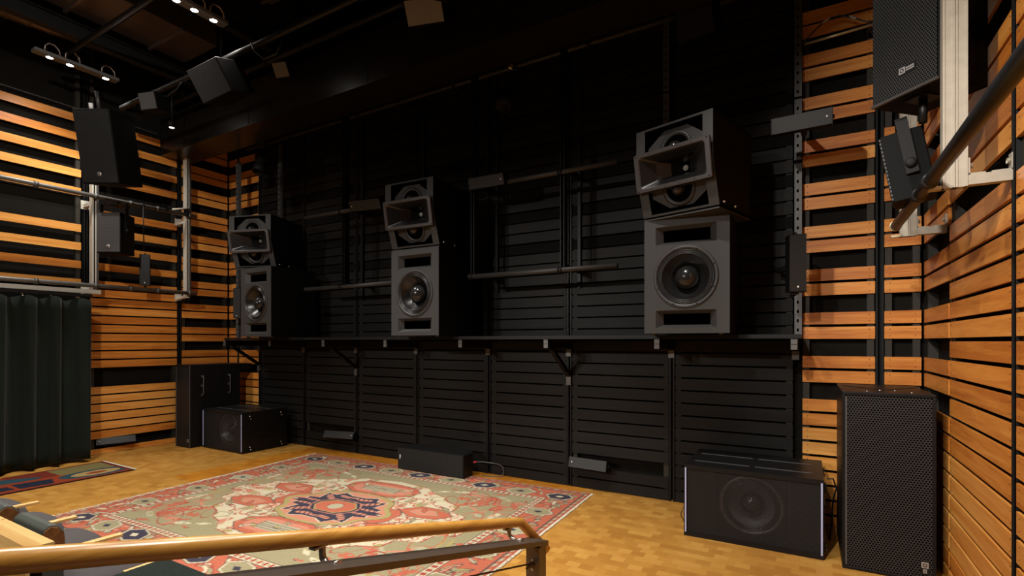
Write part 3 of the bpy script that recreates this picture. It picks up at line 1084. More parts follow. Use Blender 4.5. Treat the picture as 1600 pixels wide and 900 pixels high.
# black frames on the end wall
def black_frame(label, uprights, pipes):
    f = thing('wall_pipe_frame', label, 'pipe frame', (0, 0, 0))
    for x, z0, z1 in uprights:
        u = MB().box(x - .021, x + .021, 4.32, 4.40, z0, z1, 0)
        u.box(x - .012, x + .012, 4.317, 4.32, z0, z1, 1)
        u.build('upright', [M['black_metal'], M['black_void']], f)
        for z in (2.16, 3.08):
            MB().box(x - .02, x + .02, 4.40, YB - .006, z - .02, z + .02).build('wall_arm', M['black_metal'], f)
    for x0, x1, z in pipes:
        p = MB().tube([(x0, 4.285, z), (x1, 4.285, z)], .024, 14, 0)
        for x, a_, b_ in uprights:
            if x0 - .1 < x < x1 + .1:
                clampring(p, (x, 4.285, z), .024, 'x')
        p.build('pipe', [M['pipe_grey'], M['black_metal']], f)


black_frame('black pipe frame on the black wall between the left and middle stacks', [(-4.84, 2.10, 4.5)], [(-5.48, -4.58, 3.015), (-5.48, -3.9, 2.118)])
black_frame('black pipe frame on the black wall between the middle and right stacks', [(-2.96, 2.10, 4.5), (-1.96, 2.10, 4.5)], [(-2.96, -1.42, 3.015), (-2.96, -1.42, 2.118)])


# perforated steel uprights near the wall
def upright(label, x, y, segs, mat, w=.045):
    s = MB()
    for z0, z1 in segs:
        s.box(x - w / 2, x + w / 2, y, y + .04, z0, z1, 0)
        s.box(x - w / 2 - .004, x - w / 2, y - .004, y + .04, z0, z1, 0)
        s.box(x + w / 2, x + w / 2 + .004, y - .004, y + .04, z0, z1, 0)
        n = int((z1 - z0) / .075)
        for k in range(n):
            z = z0 + .04 + k * .075
            s.box(x - .010, x + .004, y - .0015, y, z - .012, z + .012, 1)
    return tag(s.build('steel_upright', [M[mat], M['black_void']]), label, 'steel upright')


upright('grey perforated steel channel up the edge of the right orange slats', -.066, 4.735, [(1.515, 2.9), (2.93, 3.42), (3.44, 5.9)], 'strut_grey')
upright('grey perforated steel upright above the right stack', -1.116, 4.735, [(3.0, 3.72), (3.74, 5.0)], 'strut_grey')
upright('thin grey steel upright above the left stack', -6.47, 4.62, [(2.9, 4.26)], 'strut_grey', .028)
upright('olive-brown steel upright before the short orange strip in the left corner', -7.10, 4.40, [(1.52, 4.05)], 'strut_grey', .05)
for x in (-5.10, -4.084, -3.057, -2.089):
    MB().box(x + .10, x + .13, YB - .03, YB - .002, 2.0, 5.9).build('conduit_rail', M['black_metal'], wb)

# black conduit along the top of the black wall
p = MB().tube([(-7.2, 4.6, 4.305), (XR - .05, 4.6, 4.305)], .024, 12, 0)
for k, x in enumerate((-6.75, -6.2, -5.5, -4.9, -4.2, -3.4, -2.6, -1.8, -1.0, -.2)):
    clampring(p, (x, 4.6, 4.305), .024, 'x', 1)
    p.box(x - .012, x + .012, 4.6, YB - .003, 4.30, 4.32, 1)
    p.box(x - .008, x + .008, 4.575, 4.585, 4.26, 4.275, 2)
tag(p.build('top_pipe', [M['pipe_grey'], M['black_metal'], M['chrome']]), 'long dark pipe along the top of the black wall', 'pipe')

# right frame, near the camera
fr = thing('wall_pipe_frame', 'pale steel strut frame carrying a black pipe on the right orange wall', 'pipe frame', (0, 0, 0))
for y in (2.885, 4.06):
    s = MB()
    z0, z1 = 2.125, 5.2
    s.box(.51, .547, y - .021, y + .021, z0, z1, 0).box(.553, .59, y - .021, y + .021, z0, z1, 0).box(.545, .555, y - .012, y + .012, z0, z1, 0)
    for x in (.508, .541, .551, .584):
        s.box(x, x + .008, y - .025, y + .025, z0, z1, 0)
    s.build('upright', M['strut'], fr)
    a = MB().box(.59, XR - .001, y - .021, y + .021, z0 + .005, z0 + .048)
    a.box(.592, .600, y - .02, y + .02, z0 + .048, z0 + .12).box(.592, .65, y - .02, y + .02, z0 + .048, z0 + .054)
    a.box(XR - .009, XR - .001, y - .02, y + .02, z0 + .048, z0 + .12).box(XR - .07, XR - .001, y - .02, y + .02, z0 + .048, z0 + .054)
    for x in (.605, XR - .014):
        a.lathe([(.012, 0), (.012, .012), (0, .012)], (x - .006, y, z0 + .09), 8, 0, 'x')
    a.build('wall_arm', M['strut'], fr)
p = MB()
p.tube([(.465, 3.87, 2.165), (.465, .6, 2.165)], .0275, 18, 0)
for y in (2.87, 3.12):
    p.lathe([(.0275, -.035), (.034, -.03), (.034, .03), (.0275, .035)], (.465, y, 2.165), 18, 0, 'y')
p.lathe([(.0275, 0), (.031, -.004), (.031, .012), (.0275, .014)], (.465, 3.865, 2.165), 18, 1, 'y')
p.build('pipe', [M['pipe_black'], M['brass']], fr)
for y in (2.885, 4.06):
    MB().box(.462, .512, y - .02, y + .02, 2.125, 2.14).build('pipe_saddle', M['brass'], fr)

# thin rod with a cable on the right orange slats
rd = MB().tube([(-.02, 4.70, 3.83), (.43, 4.66, 3.83)], .010, 10, 0)
rd.tube([(-.10, 4.68, 3.79), (-.02, 4.69, 3.85), (.06, 4.70, 3.93), (.14, 4.70, 3.985), (.22, 4.70, 3.985), (.31, 4.69, 3.93), (.38, 4.67, 3.87), (.44, 4.66, 3.85)], .006, 8, 1)
rd.tube([(.10, 4.70, 3.962), (.15, 4.70, 3.988)], .009, 8, 2)
rd.tube([(.28, 4.695, 3.955), (.32, 4.69, 3.92)], .010, 8, 2)
rd.box(-.025, -.01, 4.70, YB - .001, 3.82, 3.84, 1).box(.40, .415, 4.66, YB - .001, 3.82, 3.84, 1)
tag(rd.build('boom_rod', [M['brass'], M['cable'], M['pale']]), 'thin brass rod with a looping cable on the right orange slats', 'rod')

# ------------------------------------------------------------------ curtain
def curtain():
    t = thing('curtain', 'dark green velvet curtain hanging in folds from a track on the left', 'curtain', (-7.60, 0, 0))
    ny, nz = 260, 14
    y0, y1 = .45, 2.845
    vs, fs = [], []
    for j in range(nz + 1):
        f = j / nz
        for i in range(ny + 1):
            u = i / ny
            y = y0 + (y1 - y0) * u
            ph = u * 9.5 * 2 * PI + .5 * math.sin(u * 23)
            amp = .045 + .035 * (1 - f)
            w_ = math.sin(ph)
            x = amp * (abs(w_) ** .6) * (1 if w_ > 0 else -1) + .012 * math.sin(ph * 1.7 + 1.0) * (1 - f * .5)
            z = .035 + .012 * math.sin(ph) + (1.985 - .035) * f
            if j == nz:
                z -= .030 * (1 - math.cos(u * 9.5 * 2 * PI)) * .5
            vs.append((x, y + .02 * math.cos(ph) * (1 - f), z))
    for j in range(nz):
        for i in range(ny):
            a = j * (ny + 1) + i
            fs.append((a, a + 1, a + ny + 2, a + ny + 1))
    mb = MB().add(vs, fs, 0, True)
    o = mb.build('cloth', M['curtain'], t)
    so = o.modifiers.new('thick', 'SOLIDIFY')
    so.thickness = .006
    MB().box(-.02, .02, y0, 2.86, 2.005, 2.04).build('track', M['black_metal'], t)
    for k in range(12):
        y = y0 + (y1 - y0) * (k + .02) / 9.5
        if y > 2.84:
            break
        h_ = MB().tube([(0, y, 2.01), (.0, y, 1.985), (.012, y, 1.972)], .004, 6).lathe([(.012, -.004), (.012, .004), (0, .004)], (0, y, 2.0), 8, 0, 'x')
        h_.build('curtain_hook', M['chrome'], t)
    return t


curtain()


# ------------------------------------------------------------------ rugs
def to_lin(c):
    return np.array(lin(*c)[:3])


CO, PK, SG, CR, NV, DK, OL, RD, LG = [to_lin(c) for c in ((206, 116, 90), (220, 148, 122), (172, 162, 126), (228, 216, 184), (72, 68, 82), (118, 94, 84), (184, 170, 112), (178, 84, 72), (194, 188, 158))]


def in_poly(x, y, pts):
    r = np.zeros(x.shape, bool)
    n = len(pts)
    for i in range(n):
        x0, y0 = pts[i]
        x1, y1 = pts[(i + 1) % n]
        if y0 == y1:
            continue
        c = (y0 > y) != (y1 > y)
        r ^= c & (x < (x1 - x0) * (y - y0) / (y1 - y0) + x0)
    return r


def grow(pts, k):
    cx = sum(p[0] for p in pts) / len(pts)
    cy = sum(p[1] for p in pts) / len(pts)
    out = []
    for px, py in pts:
        d = math.hypot(px - cx, py - cy) or 1
        out.append((px + (px - cx) / d * k, py + (py - cy) / d * k))
    return out


def big_rug_colours(X, Y, hx, hy):
    C = np.zeros(X.shape + (3,))
    rng = random.Random(3)
    ax, ay = np.abs(X), np.abs(Y)

    def P(mask, col):
        C[mask] = col
    C[:] = CO
    ex, ey = hx - ax, hy - ay
    e = np.minimum(ex, ey)
    along = np.where(ex < ey, Y, X)

    def ell(x, y, cx, cy, a, b, ang):
        c, s = math.cos(ang), math.sin(ang)
        u = (x - cx) * c + (y - cy) * s
        v = -(x - cx) * s + (y - cy) * c
        return (u / a) ** 2 + (v / b) ** 2

    def hexm(cx, cy, a, b, ang, f1, f2, f3, x=X, y=Y):
        c, s = math.cos(ang), math.sin(ang)
        u = np.abs((x - cx) * c + (y - cy) * s)
        v = np.abs(-(x - cx) * s + (y - cy) * c)
        for k, f in ((1.22, DK), (1.14, f2), (1.0, f1)):
            P((u / (a * k) + v / (b * k) * .55 < 1) & (v < b * k * .92), f)
        P((u / (a * .35) + v / (b * .35) < 1), f3)
    # main border: small scrolls, then the medallion flowers
    F = .40                                # border width
    inb = (e > .085) & (e < F - .07)
    keep = C.copy()
    for k in range(460):
        if rng.random() < .62:
            cx = rng.uniform(-hx, hx)
            cy = rng.choice((-1, 1)) * (hy - rng.uniform(.12, F - .1))
        else:
            cx = rng.choice((-1, 1)) * (hx - rng.uniform(.12, F - .1))
            cy = rng.uniform(-hy, hy)
        a_, b_, an = rng.uniform(.035, .10), rng.uniform(.013, .026), rng.choice((.5, -.5, 1.2, 2.2, 0, 1.57)) + rng.uniform(-.3, .3)
        q = ell(X, Y, cx, cy, a_, b_, an)
        q2 = ell(X, Y, cx + .018 * math.sin(an), cy - .018 * math.cos(an), a_ * .9, b_, an)
        m = (q < 1) & (q2 > .8) if rng.random() < .5 else (q < .6)
        P((q < 1.45) & inb & ~m & (q2 > .6), rng.choice((RD, DK)))
        P(m & inb, rng.choice((SG, LG, CR, SG, OL, PK)))
    bl = hy - .235
    bs = hx - .235
    for i, s in enumerate(np.linspace(-bs, bs, 9)):
        if i in (0, 8):
            continue
        for sy in (-1, 1):
            f = (SG, NV, SG, NV)[i % 4] if i % 2 else SG
            f = NV if (i % 2 == 0) else SG
            hexm(s, sy * bl, .135, .085, .25 * sy, f, CR, CR if f is NV else NV)
    for i, s in enumerate(np.linspace(-bl, bl, 6)):
        for sx in (-1, 1):
            f = NV if i in (0, 5) else (SG if i in (1, 2, 4) else LG)
            hexm(sx * bs, s, .125, .082, 0, f, CR, CR if f is NV else NV)
    # outer and inner guard stripes
    P(e < .060, CO)
    P((np.floor((along + e) / .045) % 2 == 0) & (e > .020) & (e < .046), LG)
    P((e > .010) & (e < .018), RD)
    P((e > .050) & (e < .060), DK)
    P(e < .008, SG)
    g = (e > F - .07) & (e < F)
    P(g, CR)
    P(g & (np.abs(((along) / .06) % 1 - .5) < .24) & (np.abs(e - (F - .035)) < .018), RD)
    P(g & (np.abs(((along + .03) / .06) % 1 - .5) < .12) & (np.abs(e - (F - .035)) < .012), SG)
    P((np.abs(e - (F - .07)) < .006) | (np.abs(e - F) < .006), DK)
    # field
    fx, fy = hx - F, hy - F
    fld = e > F + .006

    def Q(pts, col, line=None, w=.012):
        if line is not None:
            P(in_poly(ax, ay, grow(pts, w)) & fld, line)
        P(in_poly(ax, ay, pts) & fld, col)
    P(fld, SG)
    # corner flowers
    for cx, cy, a_, b_, an, c_ in ((1.10, .80, .10, .05, .5, CO), (.95, .86, .09, .03, .1, PK), (1.30, .62, .07, .05, 1.2, CO), (1.05, .62, .13, .06, .7, CO), (.88, .72, .06, .04, 0, CO),
                                   (1.22, .88, .08, .025, -.4, LG), (1.36, .42, .10, .03, 1.4, CR), (.78, .88, .09, .022, .3, CR), (1.22, .72, .03, .05, .3, CO), (1.38, .8, .05, .03, .8, PK)):
        q = ell(ax, ay, cx, cy, a_, b_, an)
        P((q < 1.25) & (np.sin(ax * 90 + ay * 40) + np.sin(ay * 110) < 1.1) & fld, c_)
    # sprigs over the sage ground
    for k in range(46):
        cx, cy = rng.uniform(.45, fx), rng.uniform(.0, fy)
        a_, b_, an = rng.uniform(.03, .085), rng.uniform(.012, .026), rng.uniform(0, PI)
        q = ell(ax, ay, cx, cy, a_, b_, an)
        wv = np.sin((ax * math.cos(an) + ay * math.sin(an)) * 95 + k)
        c_ = rng.choice((CO, CO, PK, LG, CR, OL))
        P((q < 1.5) & (q > 1.0) & fld & (wv > -.5), DK if c_ is CO else OL)
        P((q < 1.0 + .35 * wv) & fld, c_)
    for k in range(14):
        cx, cy = rng.uniform(.75, fx), rng.uniform(.1, fy)
        q = ell(ax, ay, cx, cy, rng.uniform(.08, .2), rng.uniform(.05, .11), rng.uniform(0, PI))
        P((np.abs(q - 1) < .10) & fld, rng.choice((CO, RD)))
    # ivory medallion ground
    iv = [(-.1, -.1), (1.36, -.1), (1.32, .10), (1.18, .16), (1.16, .30), (.98, .36), (.96, .50), (.80, .56), (.70, .66), (.56, .70), (.40, .82), (-.1, .90)]
    Q(iv, CR, RD, .016)
    # red vines on the ivory
    for k in range(64):
        cx, cy = rng.uniform(.25, 1.3), rng.uniform(.0, .82)
        an = rng.uniform(0, PI)
        q = ell(ax, ay, cx, cy, rng.uniform(.06, .12), rng.uniform(.03, .06), an)
        ring = (np.abs(q - 1) < .22) & (np.sin(an * 9 + ax * 17 + ay * 23) > -.2)
        P(ring & in_poly(ax, ay, iv) & fld, rng.choice((CO, RD, CO, SG)))
        if k % 3 == 0:
            P((q < .45) & in_poly(ax, ay, iv) & fld, rng.choice((SG, PK, OL)))
    # rosy panels at the ends and sides of the medallion
    Q([(.55, .20), (.74, .10), (.98, .14), (1.06, .26), (.92, .36), (.70, .36)], CO, DK)
    Q([(.66, .20), (.80, .17), (.94, .22), (.86, .30), (.70, .29)], PK, SG, .01)
    Q([(-.1, .42), (.22, .42), (.40, .52), (.42, .66), (.28, .76), (-.1, .80)], CO, DK)
    Q([(-.1, .46), (.20, .46), (.34, .54), (.34, .64), (.24, .71), (-.1, .73)], PK)
    Q([(-.1, .52), (.20, .52), (.20, .66), (-.1, .66)], LG, DK, .008)
    P((ay > .52) & (ay < .66) & (ax < .2) & (((ay * 100) % 3.2) < .8), DK)
    Q([(.42, -.1), (.66, -.1), (.66, .10), (.58, .18), (.42, .14)], CO, DK)
    for k in range(34):
        cx, cy = rng.uniform(0, 1.05), rng.uniform(0, .78)
        q = ell(ax, ay, cx, cy, rng.uniform(.02, .05), rng.uniform(.01, .02), rng.uniform(0, PI))
        P((q < 1.6) & (q > 1) & in_poly(ax, ay, iv), DK)
        P((q < 1) & in_poly(ax, ay, iv), rng.choice((CR, SG, PK, OL, CO)))
    # olive band round the star
    Q([(-.1, -.1), (.62, -.1), (.60, .05), (.46, .17), (.42, .30), (.20, .40), (-.1, .42)], OL, DK, .008)
    Q([(-.1, -.1), (.57, -.1), (.55, .03), (.42, .15), (.37, .28), (.17, .37), (-.1, .385)], PK)
    # midnight star
    star = [(-.1, -.1), (.54, .015), (.42, .045), (.44, .10), (.33, .12), (.36, .27), (.25, .25), (.20, .34), (.09, .29), (-.1, .29)]
    Q(star, NV, CR, .014)
    for cx, cy, a_, b_, an in ((.24, .17, .10, .030, .6), (.34, .05, .09, .022, 0), (.12, .24, .08, .026, .2), (.02, .25, .05, .018, 0), (.29, .22, .06, .016, 1.1)):
        q = ell(ax, ay, cx, cy, a_, b_, an)
        P((q < 1) & (np.sin(ax * 120 + ay * 60) < .6), PK)
    Q([(-.1, -.1), (.25, -.1), (.24, .05), (.15, .15), (-.1, .17)], NV, PK, .014)
    Q([(-.1, -.1), (.215, -.1), (.20, .04), (.12, .12), (-.1, .14)], CO, OL, .014)
    Q([(-.1, -.1), (.09, -.02), (.05, .05), (-.02, .08), (-.1, .08)], LG, RD, .01)
    # streaks where the dye changes from row to row
    ab = .93 + .07 * np.sin(Y * 61 + 2 * np.sin(Y * 17)) * np.sin(Y * 233)
    C *= (.70 * ab)[..., None]
    return np.clip(C, 0, 1)


def small_rug_colours(X, Y, hx, hy):
    C = np.zeros(X.shape + (3,))
    rust, brick, teal, ink, sand, olive = [to_lin(c) for c in ((176, 76, 44), (140, 58, 44), (58, 92, 104), (46, 52, 70), (206, 176, 112), (150, 136, 86))]
    C[:] = rust
    e = np.minimum(hx - np.abs(X), hy - np.abs(Y))
    C[(Y > .45) & (X < .02)] = olive
    C[(Y > .1) & (Y < .45) & (X < 0)] = brick

    def P(m, c):
        C[m] = c
    q = (X - .17) ** 2 / .16 ** 2 + (Y - .72) ** 2 / .30 ** 2
    P(q < 1.2, teal)
    P(q < .55, sand)
    P(q < .10, rust)
    P(in_poly(X, Y, [(-.32, -.35), (-.05, -.35), (-.02, .28), (-.10, .34), (-.32, .0)]), teal)
    for k in range(3):
        P((np.abs(X + .18) < .11) & (np.abs(Y + .22 - k * .10) < .022), rust)
    P(in_poly(X, Y, [(.05, -.42), (.30, -.30), (.28, .02), (.10, .0)]), ink)
    P(in_poly(X, Y, [(.05, .04), (.30, .05), (.33, .30), (.10, .36)]), ink)
    P(in_poly(X, Y, [(-.3, -.95), (.1, -.7), (.0, -.55), (-.3, -.6)]), brick)
    P(in_poly(X, Y, [(.1, -.6), (.32, -.5), (.3, -.42), (.05, -.5)]), sand)
    P(np.abs(((X * .7 + Y) * 9) % 1 - .5) < (.1 * (Y < -.55)), sand)
    P(e < .045, brick)
    P((e < .018), to_lin((70, 40, 40)))
    return C * .5


def rug(name, label, cat, loc, rz, hx, hy, res, fn, thick, fringe_x=False, fringe_y1=False):
    t = thing(name, label, cat, loc, rz)
    nx, ny = int(2 * hx / res) + 1, int(2 * hy / res) + 1
    xs, ys = np.linspace(-hx, hx, nx), np.linspace(-hy, hy, ny)
    X, Y = np.meshgrid(xs, ys)
    C = fn(X, Y, hx, hy)
    Z = thick + .0015 * np.sin(X * 5.1 + 1) * np.sin(Y * 4.3)
    V = np.stack([X, Y, Z], -1).reshape(-1, 3)
    idx = np.arange(nx * ny).reshape(ny, nx)
    F = np.stack([idx[:-1, :-1], idx[:-1, 1:], idx[1:, 1:], idx[1:, :-1]], -1).reshape(-1, 4)
    vs = [tuple(p) for p in V]
    fs = [tuple(int(i) for i in f) for f in F]
    # turned-down edges
    n0 = len(vs)
    rim = [int(i) for i in list(idx[0, :]) + list(idx[1:, -1]) + list(idx[-1, -2::-1]) + list(idx[-2:0:-1, 0])]
    for i in rim:
        vs.append((vs[i][0], vs[i][1], .0005))
    k = len(rim)
    for i in range(k):
        j = (i + 1) % k
        fs.append((rim[j], rim[i], n0 + i, n0 + j))
    me = bpy.data.meshes.new('pile')
    me.from_pydata(vs, [], fs)
    at = me.color_attributes.new('weave', 'FLOAT_COLOR', 'POINT')
    cols = np.ones((len(vs), 4), 'f')
    cols[:n0, :3] = C.reshape(-1, 3)
    cols[n0:, :3] = C.reshape(-1, 3)[rim]
    at.data.foreach_set('color', cols.ravel())
    me.materials.append(M['rug'])
    me.update()
    o = bpy.data.objects.new('pile', me)
    COL.objects.link(o)
    o.parent = t
    rng = random.Random(5)
    if fringe_x:
        for sx in (-1, 1):
            f = MB()
            y = -hy
            while y < hy:
                ln = rng.uniform(.025, .06) if sx < 0 else rng.uniform(.010, .02)
                dy = rng.uniform(-.02, .02) if sx < 0 else rng.uniform(-.004, .004)
                f.tube([(sx * (hx - .004), y, thick * .8), (sx * (hx + ln * .5), y + dy * .4, .006), (sx * (hx + ln), y + dy, .004)], [.006, .005, .002], 5, 0, True)
                y += rng.uniform(.010, .017)
            f.build('fringe', M['fringe'], t, kind='stuff')
    if fringe_y1:
        f = MB()
        x = -hx
        while x < hx:
            f.tube([(x, hy - .004, thick * .8), (x + rng.uniform(-.006, .006), hy + .03, .004)], [.005, .002], 5)
            x += .012
        f.build('fringe', M['fringe'], t, kind='stuff')
    return t


rug('carpet', 'large coral and sage oriental carpet with a dark star in its middle', 'carpet', (-3.605, 3.13, .001), R(1.9), 1.87, 1.425, .0085, big_rug_colours, .010, fringe_x=True)
rug('small_rug', 'small rust and blue tribal rug on the floor before the green curtain', 'rug', (-7.02, 1.90, .001), R(0), .40, 1.0, .010, small_rug_colours, .009, fringe_y1=True)


# ------------------------------------------------------------------ seats, carpeted step and handrail
def seat(loc, label):
    t = thing('theatre_seat', label, 'seat', loc, 0, 'theatre seats in the row behind the handrail')
    W = .36
    # cushion: domed pad on a ply pan
    n, m = 18, 18
    vs, fs = [], []
    for j in range(m + 1):
        v = -1 + 2 * j / m
        for i in range(n + 1):
            u = -1 + 2 * i / n
            k = (1 - abs(u) ** 4) * (1 - abs(v) ** 4)
            f = 1 - .14 * (v > 0) * abs(u) ** 3 * v
            vs.append((u * W / 2 * f, .155 + v * .155 * (1 - .16 * u * u * (v > 0)), .025 + .062 * k ** .55))
    for j in range(m):
        for i in range(n):
            a = j * (n + 1) + i
            fs.append((a, a + 1, a + n + 2, a + n + 1))
    c = MB().add(vs, fs, 0, True)
    nb = len(vs)
    rim = [i for i in range(n + 1)] + [(j + 1) * (n + 1) - 1 for j in range(1, m + 1)] + [m * (n + 1) + i for i in range(n - 1, -1, -1)] + [j * (n + 1) for j in range(m - 1, 0, -1)]
    lo = [(vs[i][0], vs[i][1], .0) for i in rim]
    k = len(rim)
    c.add([vs[i] for i in rim] + lo, [(i, k + i, k + (i + 1) % k, (i + 1) % k) for i in range(k)] + [tuple(range(k, 2 * k))], 0, False)
    c.build('cushion', M['cushion'], t)
    pn = MB().prism([(p[0] * 1.04, .155 + (p[1] - .155) * 1.06) for p in lo], 'z', -.016, .004)
    pn.build('seat_pan', M['ply'], t)
    # back: ply shell with a rolled top and a padded front
    b = MB()
    hh = .2225
    prof = [(-.105, -.30), (-.128, .0), (-.138, .16), (-.133, .218), (-.116, .248), (-.092, .262), (-.060, .262), (-.058, .254), (-.088, .253), (-.108, .241), (-.122, .212), (-.126, .16), (-.116, .0), (-.093, -.30)]
    b.prism([(p[0], p[1]) for p in prof][::-1], 'x', -.268, .182)
    b.build('back_shell', M['ply'], t)
    pd = MB()
    pp = [(-.024, .10), (-.024, .215), (-.016, .242), (.004, .257), (.028, .250), (.048, .222), (.054, .12), (.04, .10)]
    pd.prism(pp[::-1], 'x', -.345, -.055)
    pd.build('back_pad', M['green_pad'], t, bevel=.006)
    MB().prism([(p[0] * .94, p[1] * .96 + .001) for p in pp][::-1], 'x', -.055, -.047).build('pad_end', M['ply_edge'], t)
    MB().prism([(-.092, .0), (-.092, .225), (-.075, .240), (-.045, .235), (-.034, .21), (-.034, .0)][::-1], 'x', -.266, .180).build('back_strip', M['green_pad'], t)
    MB().box(.234, .266, .12, .30, .090, .103).build('armrest', M['ply'], t, bevel=.002)
    MB().box(.240, .260, .12, .22, -.42, .084).build('side_frame', M['ply_edge'], t)
    MB().box(-.03, .03, .05, .20, -SZ, -.017).build('pedestal', M['black_metal'], t)
    return t


SZ = .51
for x, lb in ((-2.43, 'theatre seat with charcoal cushion closest to the carpeted step, mostly behind the handrail'),
              (-2.885, 'theatre seat with charcoal cushion, second from the carpeted step'),
              (-3.34, 'theatre seat with charcoal cushion, third from the carpeted step'),
              (-3.795, 'theatre seat with charcoal cushion at the left edge, fourth from the carpeted step')):
    seat((x, .80, SZ), lb)

st = thing('stair_block', 'dark green carpeted step at the bottom edge below the handrail', 'step', (0, 0, 0))
MB().box(-2.11, -1.25, -1.2, 1.02, 0, .618).build('riser_block', M['ply_edge'], st)
MB().box(-2.125, -1.245, -1.2, 1.035, .618, .636).build('carpet_top', M['carpet'], st, bevel=.006)

hr = thing('handrail', 'oak handrail on a bronzed steel bar and post in the foreground', 'handrail', (0, 0, 0))
zr = lambda y: 1.09 - .268 * (y - .32)
rl = MB()
pts = [(-1.17, -1.0, zr(-1.0)), (-1.17, 2.06, zr(2.06))]
rl.tube(pts + [(-1.17, 2.105, zr(2.105)), (-1.10, 2.235, .45)], .0225, 20, 0, True, True)
rl.build('rail', M['oak'], hr)
zb = lambda y: .925 - .2766 * (y - .727)
b = MB()
y0, y1 = -1.0, 2.17
for (x0, x1, d0, d1, mt) in ((-1.140, -1.055, -.022, 0, 0),):
    vs = []
    for y in (y0, y1):
        vs += [(x0, y, zb(y) + d0), (x1, y, zb(y) + d0), (x1, y, zb(y) + d1), (x0, y, zb(y) + d1)]
    b.add(vs, [(0, 1, 2, 3), (7, 6, 5, 4), (0, 4, 5, 1), (1, 5, 6, 2), (2, 6, 7, 3), (3, 7, 4, 0)], mt)
b.build('steel_bar', M['steel_brown'], hr)
for y in (.97, 2.0, -.1):
    k = MB()
    z = zr(y) - .022
    k.tube([(-1.17, y, z), (-1.17, y, z - .018), (-1.168, y, z - .034), (-1.155, y, z - .045), (-1.13, y, z - .050), (-1.10, y, zb(y) + .002)], .0095, 12)
    k.box(-1.182, -1.158, y - .035, y + .035, z - .002, z + .004)
    k.build('rail_bracket', M['steel'], hr)
ps = MB().box(-1.135, -1.123, 2.09, 2.17, 0, zb(2.17) - .02).box(-1.135, -1.065, 2.158, 2.17, 0, zb(2.17) - .02).box(-1.077, -1.065, 2.09, 2.17, 0, zb(2.17) - .02)
ps = MB().box(-1.135, -1.066, 2.095, 2.168, 0, zb(2.17) - .012)
for z in (.45, .41):
    ps.lathe([(.008, 0), (.008, -.004), (0, -.005)], (-1.10, 2.095, z), 10, 1)
ps.build('post', [M['steel_brown'], M['steel']], hr, bevel=.003)
for dz in (.11, .24, .37):
    c = MB().tube([(-1.10, -1.0, zb(-1.0) - dz), (-1.10, 2.1, zb(2.1) - dz)], .004, 8)
    c.lathe([(.012, 0), (.012, -.02), (.006, -.05), (.004, -.06)], (-1.10, 2.095, zb(2.1) - dz), 10, 0)
    c.build('rail_cable', M['steel_brown'], hr)

# ------------------------------------------------------------------ ceiling
# track bars with lamps
def light_bar(label, x, ys, z, y0, y1):
    t = thing('light_bar', label, 'light fixture', (x, 0, z), 0, 'lamp bars under the ceiling')
    MB().box(-.055, .055, y0, y1, 0, .035).build('housing', M['grey_lid'], t, bevel=.003)
    for y in ys:
        l = MB().lathe([(.036, .001), (.040, -.006), (.034, -.012), (.030, -.004)], (0, y, 0), 20, 0, 'z')
        o = l.build('lamp_ring', M['chrome'], t)
        MB().lathe([(.031, -.005), (.016, -.012), (0, -.014)], (0, y, 0), 18, 0, 'z').build('bulb', M['lamp_on'], o)
    for y in ys:
        c = MB().tube([(.03, y - .05, .035), (.035, y - .05, .09), (.04, y - .02, .13), (.045, y + .03, .13), (.045, y + .07, .09), (.04, y + .08, .035)], .007, 8)
        c.build('flex_lead', M['conduit'], t)
    MB().tube([(0, (y0 + y1) / 2, .03), (0, (y0 + y1) / 2, .27)], .01, 8).build('drop_rod', M['black_metal'], t)
    return t


bar1 = light_bar('lit lamp bar near the left wall, above the large hanging loudspeaker', -7.24, (2.34, 2.52, 2.86), 4.6, 2.2, 2.98)
bar2 = light_bar('lit lamp bar at the top edge of the photo, right of the other bar', -5.02, (2.53, 2.69, 2.87), 4.6, 2.2, 2.99)
# tiny lamp behind the hung loudspeaker
dl = thing('downlight', 'tiny lit lamp behind the large left hanging loudspeaker', 'lamp', (-6.95, 3.45, 4.16))
MB().lathe([(0, .08), (.035, .08), (.035, .0), (.030, .0)], (0, 0, 0), 16, 0, 'z').tube([(0, 0, .08), (0, 0, .6)], .008, 8).build('housing', M['black_metal'], dl)
MB().lathe([(.030, .004), (0, .002)], (0, 0, 0), 16, 0, 'z').build('bulb', M['led_white'], dl)

# ducts
d = MB().box(-6.75, -6.05, 1.2, 3.5, 4.95, 5.35)
for y in (1.5, 2.3, 3.1):
    d.box(-6.78, -6.02, y, y + .03, 4.92, 5.38)
tag(d.build('air_duct', M['duct'], bevel=.004), 'rectangular galvanised air duct above the left lamp bar', 'duct')
d = MB().box(-4.75, -4.1, 1.6, 3.3, 4.9, 5.3)
for y in (1.9, 2.6, 3.2):
    d.box(-4.78, -4.07, y, y + .03, 4.87, 5.33)
tag(d.build('air_duct', M['duct'], bevel=.004), 'rectangular galvanised air duct behind the lamp bar at the top edge', 'duct')
d = MB().tube([(-7.5, 1.2, 5.05), (-7.25, 2.75, 5.05), (-7.12, 3.2, 5.05)], .15, 20)
for k in range(8):
    y = 1.3 + k * .18
    d.lathe([(.15, -.008), (.158, -.004), (.158, .004), (.15, .008)], (-7.5 + .25 * (y - 1.2) / 1.55, y, 5.05), 20, 0, 'y')
tag(d.build('round_duct', M['duct']), 'round spiral duct at the top left corner', 'duct')
d = MB().tube([(-5.9, 2.0, 5.15), (-5.6, 3.2, 5.15)], .13, 18)
tag(d.build('round_duct', M['duct']), 'round dull duct between the two lamp bars', 'duct')

